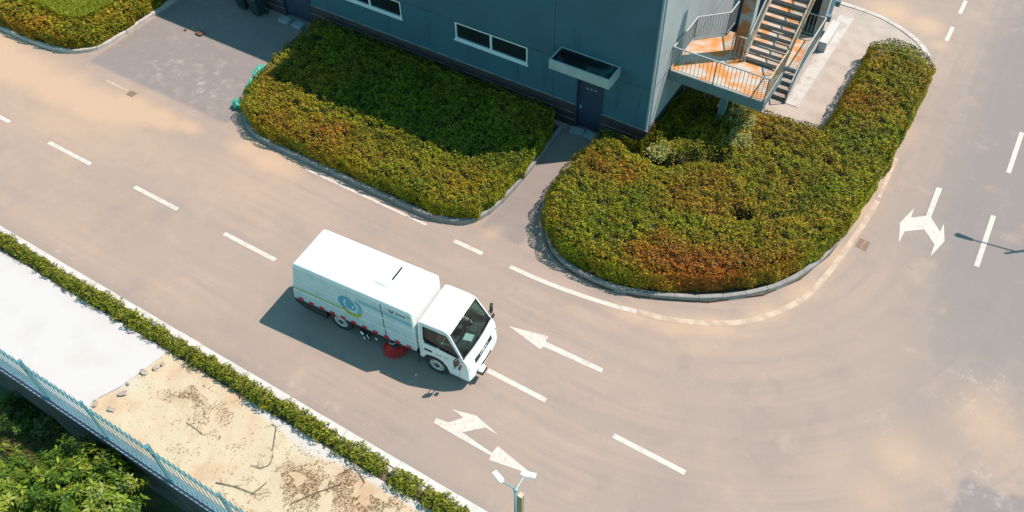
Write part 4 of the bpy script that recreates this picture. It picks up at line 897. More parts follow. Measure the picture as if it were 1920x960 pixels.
weeds([(350, 745, .5, 420), (430, 780, .4, 130), (560, 895, .6, 520), (600, 930, .6, 420), (520, 930, .6, 350), (660, 920, .6, 420), (690, 940, .5, 360), (270, 690, .25, 80), (430, 825, .25, 60), (380, 795, .3, 60), (740, 955, .4, 200), (450, 935, .4, 150), (340, 840, .3, 40), (640, 880, .2, 80)], 'dry brown weeds and litter scattered over the pale sand')
def branch(pts, r, label, seed):
    rr = random.Random(seed); P = [Vector((*G(px, py, .07)[:2], .085)) for px, py in pts]; o0 = P[0].copy(); mb = MB()
    for a, b in zip(P[:-1], P[1:]):
        n = 3
        for i in range(n):
            p = a.lerp(b, i/n); q = a.lerp(b, (i+1)/n); mb.tube(p-o0, q-o0+Vector((0, 0, 0)), r*.5*rr.uniform(.7, 1.1), r*.5*rr.uniform(.6, 1), n=6)
            if rr.random() < .8: mb.tube(q-o0, q-o0+Vector((rr.uniform(-.22, .22), rr.uniform(-.22, .22), rr.uniform(0, .08))), r*.3, r*.12, n=5)
    o = mb.build('dead_branch', M['stick']); o.location = o0; tag(o, label, 'branch', 'dead branches on the sand')
branch([(545, 945), (590, 925), (640, 908)], .035, 'long straight dead branch lying on the sand nearest the fence corner', 1)
branch([(405, 905), (440, 912), (475, 925), (500, 905)], .03, 'bent dead branch on the sand close to the fence', 2)
branch([(470, 872), (490, 878), (505, 872), (513, 855)], .025, 'short hooked dead branch in the middle of the sand', 3)
branch([(510, 795), (518, 800), (514, 830), (511, 845)], .025, 'thin curved dead branch on the sand near the planting strip', 4)
branch([(350, 793), (365, 802), (380, 815)], .022, 'small twisted dead twig on the sand near the first weeds', 5)
branch([(646, 886), (660, 876), (672, 884), (684, 905)], .03, 'dark hooked dead branch on the sand beside the shrubs', 6)
for i, (px, py, s, lb) in enumerate([(270, 698, .14, 'grey concrete lump nearest the shrubs at the slab end'), (292, 690, .11, 'brown concrete lump beside the planting strip at the slab end'), (240, 720, .07, 'small concrete lump halfway along the broken slab end'),
                                     (230, 738, .13, 'long dark concrete lump at the broken slab end'), (178, 757, .12, 'concrete lump near the fence at the broken slab end'), (208, 768, .12, 'round concrete lump on the sand beside the fence'), (305, 683, .08, 'flat concrete lump touching the planting strip')]):
    x, y, _ = G(px, py, .08); rock('concrete_lump', x, y, .10, s*1.0, s*.62, s*.4, M['rubble'], lb, 'rubble', 'rubble at the slab end', rz=i*1.3, seed=i)
rock('dirt_clod', *G(376, 64)[:2], .03, .22, .16, .08, M['clod'], 'rusty brown clod of dirt on the driveway at the shadow edge', 'dirt', seed=21)
rock('dirt_clod', *G(348, 57)[:2], .02, .07, .07, .04, M['clod'], 'small dark clod on the driveway beside the larger brown one', 'dirt', seed=22)
for i in range(9):   # pale crumbs on the road
    pass

# drains in the gutter
def grate(x, y, rz, label, sc_=.82):
    o = empty('drain_grate', (x, y, 0), rz); o.scale = (sc_, sc_, 1); tag(o, label, 'drain')
    MB().box(-.30, .30, -.24, .24, -.03, .006).build('pit', M['pit'], o)
    for s in (-1, 1):
        mb = MB()
        for k in range(8): mb.box(-.27+k*.072, -.235+k*.072, s*.125-.09, s*.125+.09, .007, .018)
        mb.box(-.29, .29, s*.125-.105, s*.125-.09, .007, .02); mb.box(-.29, .29, s*.125+.09, s*.125+.105, .007, .02); mb.build('grating', M['grate'], o)
grate(.05, 23.4, 1.5, 'brown iron drain grate in the road beside the hedge bend')
gx_, gy_, _ = G(247, 176); grate(gx_, gy_, 0.05, 'sandy iron drain grate in the road near the driveway mouth', .62)

# green netting bundles on the corner of the long hedge
def net(px, py, z, sx, sy, sz, label, seed, rz=0):
    import bmesh
    x, y, _ = G(px, py, z); bm = bmesh.new(); bmesh.ops.create_icosphere(bm, subdivisions=4, radius=1); r = np.random.default_rng(seed)
    for v in bm.verts:
        p = v.co; f = 1+.22*math.sin(p.x*5+seed)*math.cos(p.y*6)+.16*math.sin(p.z*9+p.x*7+seed)+.08*math.sin(p.y*19+p.z*13)
        v.co = Vector((p.x*sx*f, p.y*sy*f, p.z*sz*f))
    for f in bm.faces: f.smooth = True
    me = bpy.data.meshes.new('netting'); bm.to_mesh(me); bm.free(); me.materials.append(M['net'])
    o = bpy.data.objects.new('netting_bundle', me); col.objects.link(o); o.location = (x, y, z); o.rotation_euler = (0, 0, rz); tag(o, label, 'netting', 'crumpled green netting at the hedge corner')
net(447, 194, .2, .22, .2, .2, 'crumpled green netting bundle on the road at the hedge corner', 1)
net(488, 137, .45, .16, .42, .30, 'tall crumpled green netting bundle against the hedge edge', 2, .1)
net(474, 158, .3, .12, .3, .24, 'narrow green netting bundle between the two larger ones', 3, -.1)

# ================================================================ LAMPS
def strip_lamp():
    h = 4.4; x, y, _ = G(967, 917, h)
    o = empty('street_lamp', (x, y, 0)); tag(o, 'slim grey lamp post with two white heads in the planting strip', 'street lamp')
    MB().tube((0, 0, .05), (0, 0, h), .055, .045, n=14).build('pole', M['lampgrey'], o, smooth=True)
    mb = MB(); mb.tube((0, 0, 0), (0, 0, .08), .13, .13, n=14); mb.build('base_plate', M['lampgrey'], o)
    MB().lathe([(.001, h+.03), (.05, h+.02), (.065, h-.02), (.06, h-.08)], n=14).build('cap', M['lampgrey'], o, smooth=True)
    for d, L, rise in (((-1, 0, 0), .38, .0), ((0, 1, 0), .42, .03)):
        D = Vector(d); e = D*L+Vector((0, 0, h-.02+rise))
        a = MB().tube((0, 0, h-.03), e, .018, .016, n=8).build('arm', M['lampgrey'], o)
        S = Vector((-D.y, D.x, 0)) if d[0] else Vector((1, 0, 0)); w1 = .08; hd = MB(); 
        if d[1]: D2 = Vector((.8, .25, 0)).normalized(); S = Vector((-D2.y, D2.x, 0)); p0 = e-D2*.10; L2 = .36
        else: D2 = (D+Vector((0, .35, 0))).normalized(); S = Vector((-D2.y, D2.x, 0)); p0 = e-D2*.03; L2 = .32
        v = [];
        for t_, ww, zz in ((0, .05, .0), (.2, w1, .01), (1, w1*.9, .03)):
            p = p0+D2*L2*t_
            v += [p+S*ww+Vector((0, 0, zz)), p-S*ww+Vector((0, 0, zz)), p-S*ww*.8+Vector((0, 0, zz+.05)), p+S*ww*.8+Vector((0, 0, zz+.05))]
        hd.add(v, [(0, 1, 2, 3), (11, 10, 9, 8)]+[(k*4+(q+1) % 4, k*4+q, (k+1)*4+q, (k+1)*4+(q+1) % 4) for k in range(2) for q in range(4)])
        hh = hd.build('lamp_head', M['lampwhite'], o, bevel=.01)
        m2 = MB(); pc = p0+D2*L2*.6; m2.tube(pc+Vector((0, 0, -.012)), pc+Vector((0, 0, .012)), .05, n=12); m2.build('lens', M['lens'], hh)
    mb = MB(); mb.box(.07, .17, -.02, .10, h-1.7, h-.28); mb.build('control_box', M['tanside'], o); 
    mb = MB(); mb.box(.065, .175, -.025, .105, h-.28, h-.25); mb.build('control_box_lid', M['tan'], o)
strip_lamp()
def road_lamp():
    h = 7.0; x, y = 4.44+SX*h, 25.55+SY*h
    o = empty('street_lamp', (x, y, 0)); tag(o, 'tall single arm street lamp beyond the right lane casting its shadow on the road', 'street lamp')
    MB().tube((0, 0, 0), (0, 0, h), .08, .045, n=14).build('pole', M['lampgrey'], o, smooth=True)
    MB().tube((0, 0, 0), (0, 0, .05), .2, .2, n=16).build('base_plate', M['lampgrey'], o)
    ax = 4.75-4.44; hz = h-.65
    MB().tube((0, 0, hz-.05), (-1.45, -.18, hz+.05), .035, .03, n=8).build('arm', M['lampgrey'], o)
    hd = MB().prism([(-1.4, -.24), (-1.95, -.32), (-2.02, -.22), (-1.95, -.10), (-1.4, -.12)], hz, hz+.09).build('lamp_head', M['lampwhite'], o, bevel=.02)
    MB().prism([(-1.5, -.22), (-1.88, -.27), (-1.88, -.15), (-1.5, -.14)], hz-.015, hz-.001).build('lens', M['lens'], hd)
road_lamp()

# ================================================================ ROAD SWEEPER TRUCK (x forward, y = 0 near side)
TH = rad(3.97); TX, TY, _ = G(640, 620)
tk = empty('sweeper_truck', (TX, TY, 0), TH); tag(tk, 'white road sweeper truck with blue drop emblem and red side brush', 'truck')
BW = 1.66; BT = 2.76; BB = .86
# dust box: rounded body
prof = [(-1.74, BB), (-1.62, 1.6), (-1.42, 2.45), (-1.36, 2.66), (-1.26, BT-.02), (-1.18, BT), (2.92, BT), (3.02, BT-.05), (3.02, BB)]
box = MB().prismY(prof, .02, BW).build('hopper_body', M['white'], tk, bevel=.045, seg=3)
# side sheets (ribbed)
mb = MB(); zs = [BB+.02, 1.30, 1.34, 1.86, 1.90, 2.36, 2.40, 2.60]
def xr(z): return -1.74+(-1.36+1.74)*max(0, min(1, (z-BB)/(2.66-BB)))+.05
pan = MB()
for a, b in ((BB+.02, 1.29), (1.35, 1.85), (1.91, 2.58)):
    pan.prismY([(xr(a), a), (1.88, a), (1.88, b), (xr(b), b)], .008, .0195); pan.prismY([(1.93, a), (2.98, a), (2.98, b), (1.93, b)], .008, .0195)
pan.build('side_panel', M['panel'], box, bevel=.006)
mb = MB()
for a in (1.30, 1.86): mb.prismY([(xr(a), a), (2.98, a), (2.98, a+.045), (xr(a), a+.045)], .0, .0195)
mb.prismY([(xr(2.59), 2.59), (2.98, 2.59), (2.98, 2.64), (xr(2.64), 2.64)], -.002, .0195)
mb.build('side_rib', M['white'], box, bevel=.005)
MB().prismY([(1.885, BB), (1.90, 1.3), (1.87, 1.42), (1.895, 1.9), (1.88, 2.6), (1.905, 2.6), (1.92, 1.9), (1.895, 1.42), (1.925, 1.3), (1.91, BB)], .003, .0078).build('panel_gap', M['ink'], box)
# roof fittings
MB().box(1.80, 1.86, .86, 1.42, BT-.012, BT+.012).build('roof_slot', M['black'], box)
MB().box(1.835, 1.847, 1.44, 1.64, BT-.001, BT+.004).build('roof_seam', M['inklight'], box)
MB().box(1.32, 1.80, .55, .60, BT-.01, BT+.03).build('roof_bar', M['panel'], box, bevel=.006)
MB().box(1.82, 1.86, .50, .62, BT-.01, BT+.02).build('roof_catch', M['inklight'], box)
MB().box(1.90, 2.94, .10, BW-.08, BT-.004, BT+.012).build('roof_hatch', M['white'], box, bevel=.006)
for xx in (-.30, .75):
    MB().box(xx, xx+.012, .08, BW-.06, BT+.0005, BT+.004).build('roof_seam', M['inklight'], box)
MB().box(2.955, 2.975, .035, .055, BT-.3, BT-.1).build('grab_rail', M['ink'], box)
MB().tube((2.9, .0, 2.55), (2.9, .03, 2.55), .03, n=10).build('marker_lamp', M['ink'], box)
# lower valance and skirt
sk = MB().prismY([(-1.74, BB-.0), (-1.74, .54), (-1.36, .36), (-.52, .30), (-.50, BB)], .03, BW-.02); sk.prismY([(.56, .46), (1.35, .46), (1.35, BB), (.56, BB)], .10, BW-.1)
sk.prismY([(1.35, .62), (3.02, .62), (3.02, BB), (1.35, BB)], .05, BW-.05); sk.prismY([(-.50, .74), (.56, .74), (.56, BB), (-.50, BB)], .3, BW-.3)
sk.build('skirt', M['chassis'], tk, bevel=.01)
MB().box(-1.5, 4.4, .45, .60, .42, .62).box(-1.5, 4.4, 1.1, 1.25, .42, .62).build('chassis_rail', M['chassis'], tk)
MB().prismY([(-1.70, BB-.028), (3.0, BB-.028), (3.0, BB+.0), (-1.72, BB+.0)], .004, .05).build('lower_edge', M['white'], box)
for i in range(11):
    x = -1.50+i*.415
    MB().box(x, x+.17, -.014, .0075, BB-.03, BB+.085).build('side_marker', M['red'], box)
# decals (panels' face at y=.008)
def decal(polys, name, m, y=.0035, parent=None):
    mb = MB()
    for p in polys: mb.prismY(p, y, y+.004)
    return mb.build(name, m, parent or box)
def arcpoly(cx, cz, r0, r1, a0, a1, sx=1, n=16):
    o = []; i_ = []
    for k in range(n+1):
        a = rad(a0+(a1-a0)*k/n); f = math.sin(math.pi*k/n)**.5 if n else 1
        rm = (r0+r1)/2; hw = (r1-r0)/2*(.15+.85*f)
        o.append((cx+math.cos(a)*(rm+hw)*sx, cz+math.sin(a)*(rm+hw))); i_.append((cx+math.cos(a)*(rm-hw)*sx, cz+math.sin(a)*(rm-hw)))
    return o+i_[::-1]
LX, LZ2 = .70, 1.78
def quads(poly):
    n = len(poly)//2; return [[poly[i], poly[i+1], poly[-2-i], poly[-1-i]] for i in range(n-1)]
decal(quads(arcpoly(LX, LZ2+.02, .25, .42, 95, 235, 1.12)), 'emblem_arc', M['blue'], y=-.004)
decal(quads(arcpoly(LX, LZ2+.02, .26, .39, -55, 65, 1.12)), 'emblem_arc', M['ltblue'], y=-.004)
decal([[(LX-.04, LZ2+.42), (LX-.17, LZ2+.13), (LX-.20, LZ2-.02), (LX-.14, LZ2-.16), (LX, LZ2-.22), (LX+.14, LZ2-.16), (LX+.20, LZ2-.02), (LX+.16, LZ2+.12)]], 'emblem_drop', M['blue'], y=-.0045)
decal([[(LX+.02, LZ2-.12), (LX+.13, LZ2-.06), (LX+.14, LZ2+.06), (LX+.06, LZ2+.02)]], 'emblem_highlight', M['panel'], y=-.009)
decal(quads(arcpoly(LX, LZ2-.08, .30, .46, 205, 335, 1.0)), 'emblem_swoosh', M['green'], y=-.0045)
decal([[(1.02, 2.16), (1.88, 2.13), (1.88, 2.22), (.98, 2.25)], [(1.93, 2.13), (2.97, 2.06), (2.97, 2.17), (1.93, 2.215)]], 'blue_stripe', M['ltblue'])
decal([[(1.0, 2.29), (1.88, 2.27), (1.88, 2.30), (.96, 2.32)], [(1.93, 2.27), (2.97, 2.21), (2.97, 2.235), (1.93, 2.30)]], 'blue_stripe', M['ltblue'])
decal([[(-1.62, 1.38), (.46, 1.38), (.40, 1.44), (-1.61, 1.43)]], 'green_stripe', M['green'], y=.002)
decal([[(-1.60, 1.47), (.38, 1.50), (.34, 1.53), (-1.59, 1.50)]], 'green_stripe', M['palegreen'], y=.002)
decal([[(2.25, 2.36), (2.33, 2.36), (2.40, 2.50), (2.34, 2.50), (2.30, 2.42), (2.24, 2.50), (2.19, 2.50)]], 'maker_badge', M['ink'], y=.001)
def glyphs(x, z, n, s, m, name, y, seed, parent):
    r = random.Random(seed); mb = MB(); t = s*.13
    for k in range(n):
        ox = x+k*s*1.25
        for q in range(3):
            zz = z+s*(.1+.38*q); mb.box(ox, ox+s*r.uniform(.75, 1), y, y+.004, zz, zz+t)
        for q in range(2):
            xx = ox+s*(.2+.45*q); mb.box(xx, xx+t, y-.0005, y+.0035, z, z+s*r.uniform(.7, 1))
    return mb.build(name, m, parent)
glyphs(2.44, 2.38, 3, .10, M['ink'], 'lettering', .001, 5, box)

# cab
CW = 1.78
cprof = [(3.16, .70), (3.16, 2.30), (3.20, 2.38), (3.30, 2.42), (4.02, 2.44), (4.18, 2.40), (4.28, 2.32), (4.74, 1.42), (4.82, 1.30), (4.87, .95), (4.87, .46), (4.20, .44), (4.12, .72), (3.98, .92), (3.68, 1.0), (3.38, .92), (3.26, .72)]
# the cab shell is built open: floor/sides/roof/front with real window openings
def loftY(mb, pts, y0, y1, close=False):
    for a, b in zip(pts[:-1], pts[1:]): mb.add([(a[0], y0, a[1]), (b[0], y0, b[1]), (b[0], y1, b[1]), (a[0], y1, a[1])], [(0, 1, 2, 3)])
shell = MB()
INS = .10   # tumblehome of the roof
def sidew(y, s):     # y at belt, leaning in by INS at the roof; s=+1 near
    def yy(z): return y+s*INS*max(0, (z-1.4))/1.0
    def q(p): return (p[0], yy(p[1]), p[1])
    lower = [(3.16, .95), (3.16, 1.50), (4.70, 1.50), (4.74, 1.42), (4.82, 1.30), (4.87, .95), (4.87, .46), (4.20, .44), (4.12, .72), (3.98, .92), (3.84, .985), (3.68, 1.0), (3.52, .985), (3.38, .92)]
    # belt polygon split in convex-ish pieces
    pieces = [[(3.16, .70), (3.26, .72), (3.38, .92), (3.38, 1.50), (3.16, 1.50)], [(3.38, .92), (3.52, .985), (3.68, 1.0), (3.84, .985), (3.98, .92), (3.98, 1.50), (3.38, 1.50)],
              [(3.98, .92), (4.12, .72), (4.20, .44), (4.60, .44), (4.60, 1.50), (3.98, 1.50)], [(4.60, .44), (4.87, .46), (4.87, .95), (4.82, 1.30), (4.74, 1.42), (4.70, 1.50), (4.60, 1.50)],
              [(3.16, 1.50), (3.32, 1.50), (3.32, 2.26), (3.30, 2.42), (3.20, 2.38), (3.16, 2.30)], [(3.32, 2.26), (4.16, 2.26), (4.02, 2.44), (3.30, 2.42)],
              [(4.16, 2.26), (4.56, 1.56), (4.53, 1.50), (4.70, 1.50), (4.28, 2.32), (4.18, 2.40), (4.02, 2.44)], [(3.32, 1.50), (3.36, 1.60), (3.32, 1.70)]]
    for pc in pieces:
        v = [q(p) for p in pc]; shell.add(v, [tuple(range(len(v)))])
sidew(0, 1); sidew(CW, -1)
# roof / front skins between sides
def cross(a, b, i0=None):
    ya = lambda z: INS*max(0, z-1.4)
    shell.add([(a[0], ya(a[1]), a[1]), (b[0], ya(b[1]), b[1]), (b[0], CW-ya(b[1]), b[1]), (a[0], CW-ya(a[1]), a[1])], [(0, 1, 2, 3)])
top = [(3.16, .70), (3.16, 1.50), (3.16, 2.30), (3.20, 2.38), (3.30, 2.42), (4.02, 2.44), (4.18, 2.40), (4.25, 2.35)]
for a, b in zip(top[:-1], top[1:]): cross(a, b)
fr_ = [(4.71, 1.46), (4.74, 1.42), (4.82, 1.30), (4.87, .95), (4.87, .46)]
def crossbow(a, b, n=8, bow=.055):
    ya = lambda z: INS*max(0, z-1.4)
    vs = []
    for p in (a, b):
        for i in range(n+1):
            y0 = ya(p[1]); vs.append((p[0]+bow*math.sin(math.pi*i/n), y0+(CW-2*y0)*i/n, p[1]))
    shell.add(vs, [(i, n+1+i, n+2+i, i+1) for i in range(n)])
for a, b in zip(fr_[:-1], fr_[1:]): crossbow(a, b)
cab = shell.build('cab', M['white'], tk)
import bmesh
_b = bmesh.new(); _b.from_mesh(cab.data); bmesh.ops.remove_doubles(_b, verts=_b.verts, dist=.004); bmesh.ops.recalc_face_normals(_b, faces=_b.faces); _b.to_mesh(cab.data); _b.free()
bv = cab.modifiers.new('round', 'BEVEL'); bv.width = .055; bv.segments = 4; bv.limit_method = 'ANGLE'; bv.angle_limit = rad(38)
sol = cab.modifiers.new('thickness', 'SOLIDIFY'); sol.thickness = .03; sol.offset = 0
wsb, wst = (4.715, 1.45), (4.255, 2.345)
def wsp(t, y): return (wsb[0]+(wst[0]-wsb[0])*t, y, wsb[1]+(wst[1]-wsb[1])*t)
mb = MB(); n = 8      # curved windscreen
for i in range(n+1):
    for t in (0.0, .5, 1.0):
        y0 = .02+.09*t; y = y0+(CW-2*y0)*i/n; p = wsp(t, y); bow = .06*math.sin(math.pi*i/n); mb.v.append((p[0]+bow*.9, p[1], p[2]+bow*.4))
for i in range(n):
    for k in range(2): mb.f.append((i*3+k, (i+1)*3+k, (i+1)*3+k+1, i*3+k+1))
ws = mb.build('windscreen', M['glass'], cab, smooth=True)
mb = MB()    # black rubber surround following the glass edge
def wp(i, t):
    y0 = .02+.09*t; y = y0+(CW-2*y0)*i; p = wsp(t, y); bow = .06*math.sin(math.pi*i); return Vector((p[0]+bow*.9+.01, p[1], p[2]+bow*.4+.006))
for k in range(10):
    mb.bar(wp(k/10, 0.035), wp((k+1)/10, 0.035), .012, .11); mb.bar(wp(k/10, .985), wp((k+1)/10, .985), .012, .045)
mb.bar(wp(.02, 0), wp(.02, 1), .05, .012); mb.bar(wp(.98, 0), wp(.98, 1), .05, .012)
mb.build('windscreen_surround', M['black'], ws)
mb = MB()
for k, (a, b) in enumerate(((.12, .48), (.50, .86))): mb.bar(wp(a, .05)+Vector((.015, 0, .01)), wp(b, .30)+Vector((.02, 0, .012)), .014, .014)
mb.build('wiper', M['black'], ws)
for y, s in ((0, 1), (CW, -1)):
    yy = lambda z: y+s*INS*max(0, z-1.4)+s*.004
    pts = [(3.36, 1.64), (4.50, 1.56), (4.52, 1.60), (4.14, 2.24), (3.36, 2.24)]
    w1 = MB().add([(p[0], yy(p[1]), p[1]) for p in pts], [tuple(range(5))]).build('side_window', M['glass'], cab)
    mb = MB(); Pq = [Vector((p[0], yy(p[1])-s*.02, p[1])) for p in [(3.34, 1.66), (4.14, 1.52), (4.54, 1.50), (4.56, 1.56), (4.15, 2.26), (3.34, 2.26)]]
    for a, b in zip(Pq, Pq[1:]+Pq[:1]): mb.bar(a, b, .03, .022)
    mb.build('window_seal', M['black'], w1)
# doors (seams), handle, lettering
mb = MB()
S_ = [(3.24, .98), (3.24, 1.5), (3.26, 2.33), (4.18, 2.33)]
for a, b in zip(S_[:-1], S_[1:]): mb.bar((a[0], INS*max(0, a[1]-1.4)-.017, a[1]), (b[0], INS*max(0, b[1]-1.4)-.017, b[1]), .006, .012)
mb.bar((4.56, -.017, 1.5), (4.56, -.017, .52), .012, .006); mb.bar((4.56, -.017, .52), (4.22, -.017, .52), .006, .012)
mb.build('door_seam', M['inklight'], cab)
MB().box(3.34, 3.62, -.03, -.016, 1.18, 1.26).build('door_handle', M['black'], cab, bevel=.01)
glyphs(3.74, 1.16, 3, .06, M['inklight'], 'lettering', -.0235, 9, cab); glyphs(4.05, 1.18, 2, .055, M['inklight'], 'lettering', -.0235, 11, cab)
mb = MB()
for k in range(20):
    a0, a1 = 2*math.pi*k/20, 2*math.pi*(k+1)/20; mb.bar((4.40+.07*math.cos(a0), -.02, .82+.035*math.sin(a0)), (4.40+.07*math.cos(a1), -.02, .82+.035*math.sin(a1)), .008, .008)
mb.build('side_badge', M['inklight'], cab)
# nose: grille, bumper, headlights
MB().prismY([(4.84, 1.18), (4.91, 1.16), (4.94, .98), (4.88, .98)], .38, CW-.38).build('grille', M['black'], cab, bevel=.01)
MB().box(4.915, 4.94, .62, CW-.62, 1.05, 1.11).build('nose_badge', M['chrome'], cab, bevel=.008)
MB().prism([(4.58, -.02)]+[(4.88+.09*math.sin(math.pi*k/12)**.6, -.02+(CW+.04)*k/12) for k in range(13)]+[(4.58, CW+.02)], .40, .72).build('bumper', M['white'], cab, bevel=.04, seg=3)
MB().box(4.96, 4.975, .55, CW-.55, .50, .62).build('bumper_intake', M['black'], cab)
for y0, y1 in ((-.005, .33), (CW-.33, CW+.005)):
    hl = MB().prismY([(4.72, .86), (4.895, .84), (4.875, 1.10), (4.70, 1.17)], y0, y1).build('headlight', M['chrome'], cab, bevel=.03)
    MB().tube((4.885, (y0+y1)/2, .96), (4.902, (y0+y1)/2, .96), .07, n=14).build('lamp_reflector', M['lampwhite'], hl)
MB().box(4.965, 4.985, .72, 1.06, .66, .76).build('number_plate', M['paper'], cab)
# nose hose reel / spray pod on the near front corner
pod = MB().lathe([(.001, -.14), (.07, -.13), (.085, -.05), (.085, .06), (.06, .13), (.001, .14)], (5.05, .50, .58), 'y', 16).build('spray_pod', M['lampwhite'], tk, smooth=True)
MB().box(4.93, 5.15, .36, .66, .44, .50).build('pod_bracket', M['black'], pod); MB().tube((4.9, .42, .5), (5.1, .34, .56), .03).build('pod_nozzle', M['black'], pod)
# mirrors
def mirror(y, s, x, z):
    m_ = MB().bar((4.60, y, 1.62), (x, y+s*.18, z), .02, .02); m_.bar((4.60, y, 1.30), (x, y+s*.18, z-.2), .02, .02); a = m_.build('mirror_arm', M['black'], cab)
    q = MB().box(-.045, .045, -.09, .09, -.17, .17).build('mirror', M['black'], a, bevel=.03, seg=3); q.location = (x, y+s*.22, z-.05); q.rotation_euler = (0, 0, s*.3)
    q2 = MB().box(-.035, .035, -.07, .07, -.065, .065).build('mirror', M['black'], a, bevel=.02, seg=3); q2.location = (x+.08, y+s*.16, z-.34)
mirror(-.01, -1, 4.62, 1.66); mirror(CW+.01, 1, 4.60, 1.70)
# wheels
def wheel(x, yo, s):     # yo outer face, s=+1 -> body extends to +y
    r = .43; wd = .22
    t = MB().lathe([(.255, s*.03), (.30, s*.0), (r-.05, s*.005), (r-.01, s*.03), (r, s*.06), (r, s*(wd-.05)), (r-.03, s*wd), (.25, s*wd), (.25, s*.03)], (x, yo, .43), 'y', 36)
    if s < 0: t.f = [f[::-1] for f in t.f]
    w_ = t.build('wheel', M['tyre'], tk, smooth=True)
    q = MB().lathe([(.262, s*.03), (.245, s*.018), (.225, s*.05), (.19, s*.055), (.14, s*.035), (.10, s*.03)], (x, yo, .43), 'y', 30)
    if s < 0: q.f = [f[::-1] for f in q.f]
    rm = q.build('rim', M['rim'], w_, smooth=True)
    hb = MB().lathe([(.10, s*.03), (.085, s*.0), (.05, -s*.02), (.001, -s*.022)], (x, yo, .43), 'y', 20)
    if s < 0: hb.f = [f[::-1] for f in hb.f]
    hb.build('hub', M['hub'], w_, smooth=True)
    hl = MB()
    for k in range(6):
        a = k*math.pi/3+.3; c = (x+.185*math.cos(a), yo+s*.053, .43+.185*math.sin(a)); hl.tube(c, (c[0], c[1]-s*.004, c[2]), .028, n=10)
    hl.build('rim_holes', M['hub'], w_)
wheel(.02, .05, 1); wheel(3.68, .03, 1); wheel(.02, BW-.02, -1); wheel(3.68, CW-.04, -1)
# underbody gear: suction nozzle housing, pipes, jack arms
mb = MB().box(.75, 1.15, .10, .6, .22, .56); mb.tube((.80, .02, .50), (1.10, -.02, .28), .03); mb.tube((1.15, .02, .30), (1.28, .04, .55), .022); mb.tube((.70, .05, .33), (1.25, .03, .20), .02)
mb.tube((3.05, .10, .75), (3.02, .02, .22), .02); mb.build('underbody_gear', M['chassis'], tk)
mb = MB().tube((.86, -.01, .52), (.96, -.02, .44), .028); mb.tube((.96, -.02, .30), (1.0, -.03, .24), .022); mb.tube((1.08, 0, .47), (1.16, -.02, .34), .012); mb.tube((1.42, .0, .50), (1.50, -.01, .47), .02); mb.build('hydraulic_coupling', M['lampwhite'], tk)
# side brush
def brush(cx, cy):
    br = MB().lathe([(.001, .36), (.07, .36), (.15, .31), (.16, .27), (.10, .25)], (cx, cy, 0), 'z', 20).build('side_brush', M['chassis'], tk, smooth=True)
    mb = MB(); r = random.Random(3)
    for k in range(30):
        a0 = k*2*math.pi/30
        for q in range(9):
            a = a0+r.uniform(-.055, .055); r0 = r.uniform(.13, .17); r1 = r.uniform(.37, .43); a2 = a+r.uniform(-.06, .04)
            mb.tube((cx+r0*math.cos(a), cy+r0*math.sin(a), .28), (cx+r1*math.cos(a2), cy+r1*math.sin(a2), r.uniform(.02, .07)), .009, .006, n=4, caps=False)
    mb.build('bristles', M['bristle'], br)
    mb = MB()
    for k in range(22):
        a0, a1 = 2*math.pi*k/22, 2*math.pi*(k+1)/22; mb.bar((cx-.06+.10*math.cos(a0), cy-.02+.08*math.sin(a0), .40), (cx-.06+.10*math.cos(a1), cy-.02+.08*math.sin(a1), .40), .025, .02)
    mb.build('brush_ring', M['lampwhite'], br)
    MB().bar((cx, cy, .36), (cx-.1, cy+.5, .62), .06, .06).build('brush_arm', M['chassis'], br)
brush(2.0, .20); brush(2.0, BW-.22)
# cab interior
inn = MB().box(4.20, 4.66, .12, CW-.12, .95, 1.36).build('dashboard', M['dash'], cab, bevel=.05)
MB().box(3.2, 4.7, .06, CW-.06, .80, .86).build('cab_floor', M['dash'], cab)
for y in (.22, 1.12):
    s1 = MB().box(3.50, 3.98, y, y+.46, .90, 1.22).build('seat', M['seat'], cab, bevel=.06); MB().box(3.32, 3.48, y+.01, y+.45, 1.15, 1.85).build('backrest', M['seat'], s1, bevel=.05)
    MB().box(3.33, 3.45, y+.12, y+.34, 1.88, 2.05).build('headrest', M['seat'], s1, bevel=.03)
MB().box(3.18, 3.21, .08, CW-.08, .9, 2.2).build('rear_trim', M['seat'], cab)
mb = MB()
for k in range(24):
    a0, a1 = 2*math.pi*k/24, 2*math.pi*(k+1)/24; f = lambda a: (4.16+.10*math.sin(a), 1.35+.2*math.cos(a), 1.50+.17*math.sin(a)); mb.tube(f(a0), f(a1), .014, n=6)
mb.tube((4.16, 1.35, 1.5), (4.35, 1.35, 1.3), .025); mb.build('steering_wheel', M['black'], cab)
pp = MB().add([(4.28, .72, 1.372), (4.58, .78, 1.376), (4.55, 1.04, 1.378), (4.25, .98, 1.374)], [(0, 1, 2, 3)]).build('paper_sheet', M['paper'], None)
pp.parent = None; pp.matrix_world = Matrix.Translation((TX, TY, 0)) @ Matrix.Rotation(TH, 4, 'Z'); tag(pp, 'white paper sheet lying on the dashboard behind the windscreen', 'paper')
pq = MB().box(-.11, .11, -.14, .14, 0, .05).build('folded_cloth', M['seat'], None, bevel=.02); pq.matrix_world = Matrix.Translation((TX, TY, 0)) @ Matrix.Rotation(TH, 4, 'Z') @ Matrix.Translation((4.40, 1.22, 1.37)); tag(pq, 'grey folded cloth on the dashboard beside the white paper', 'cloth')

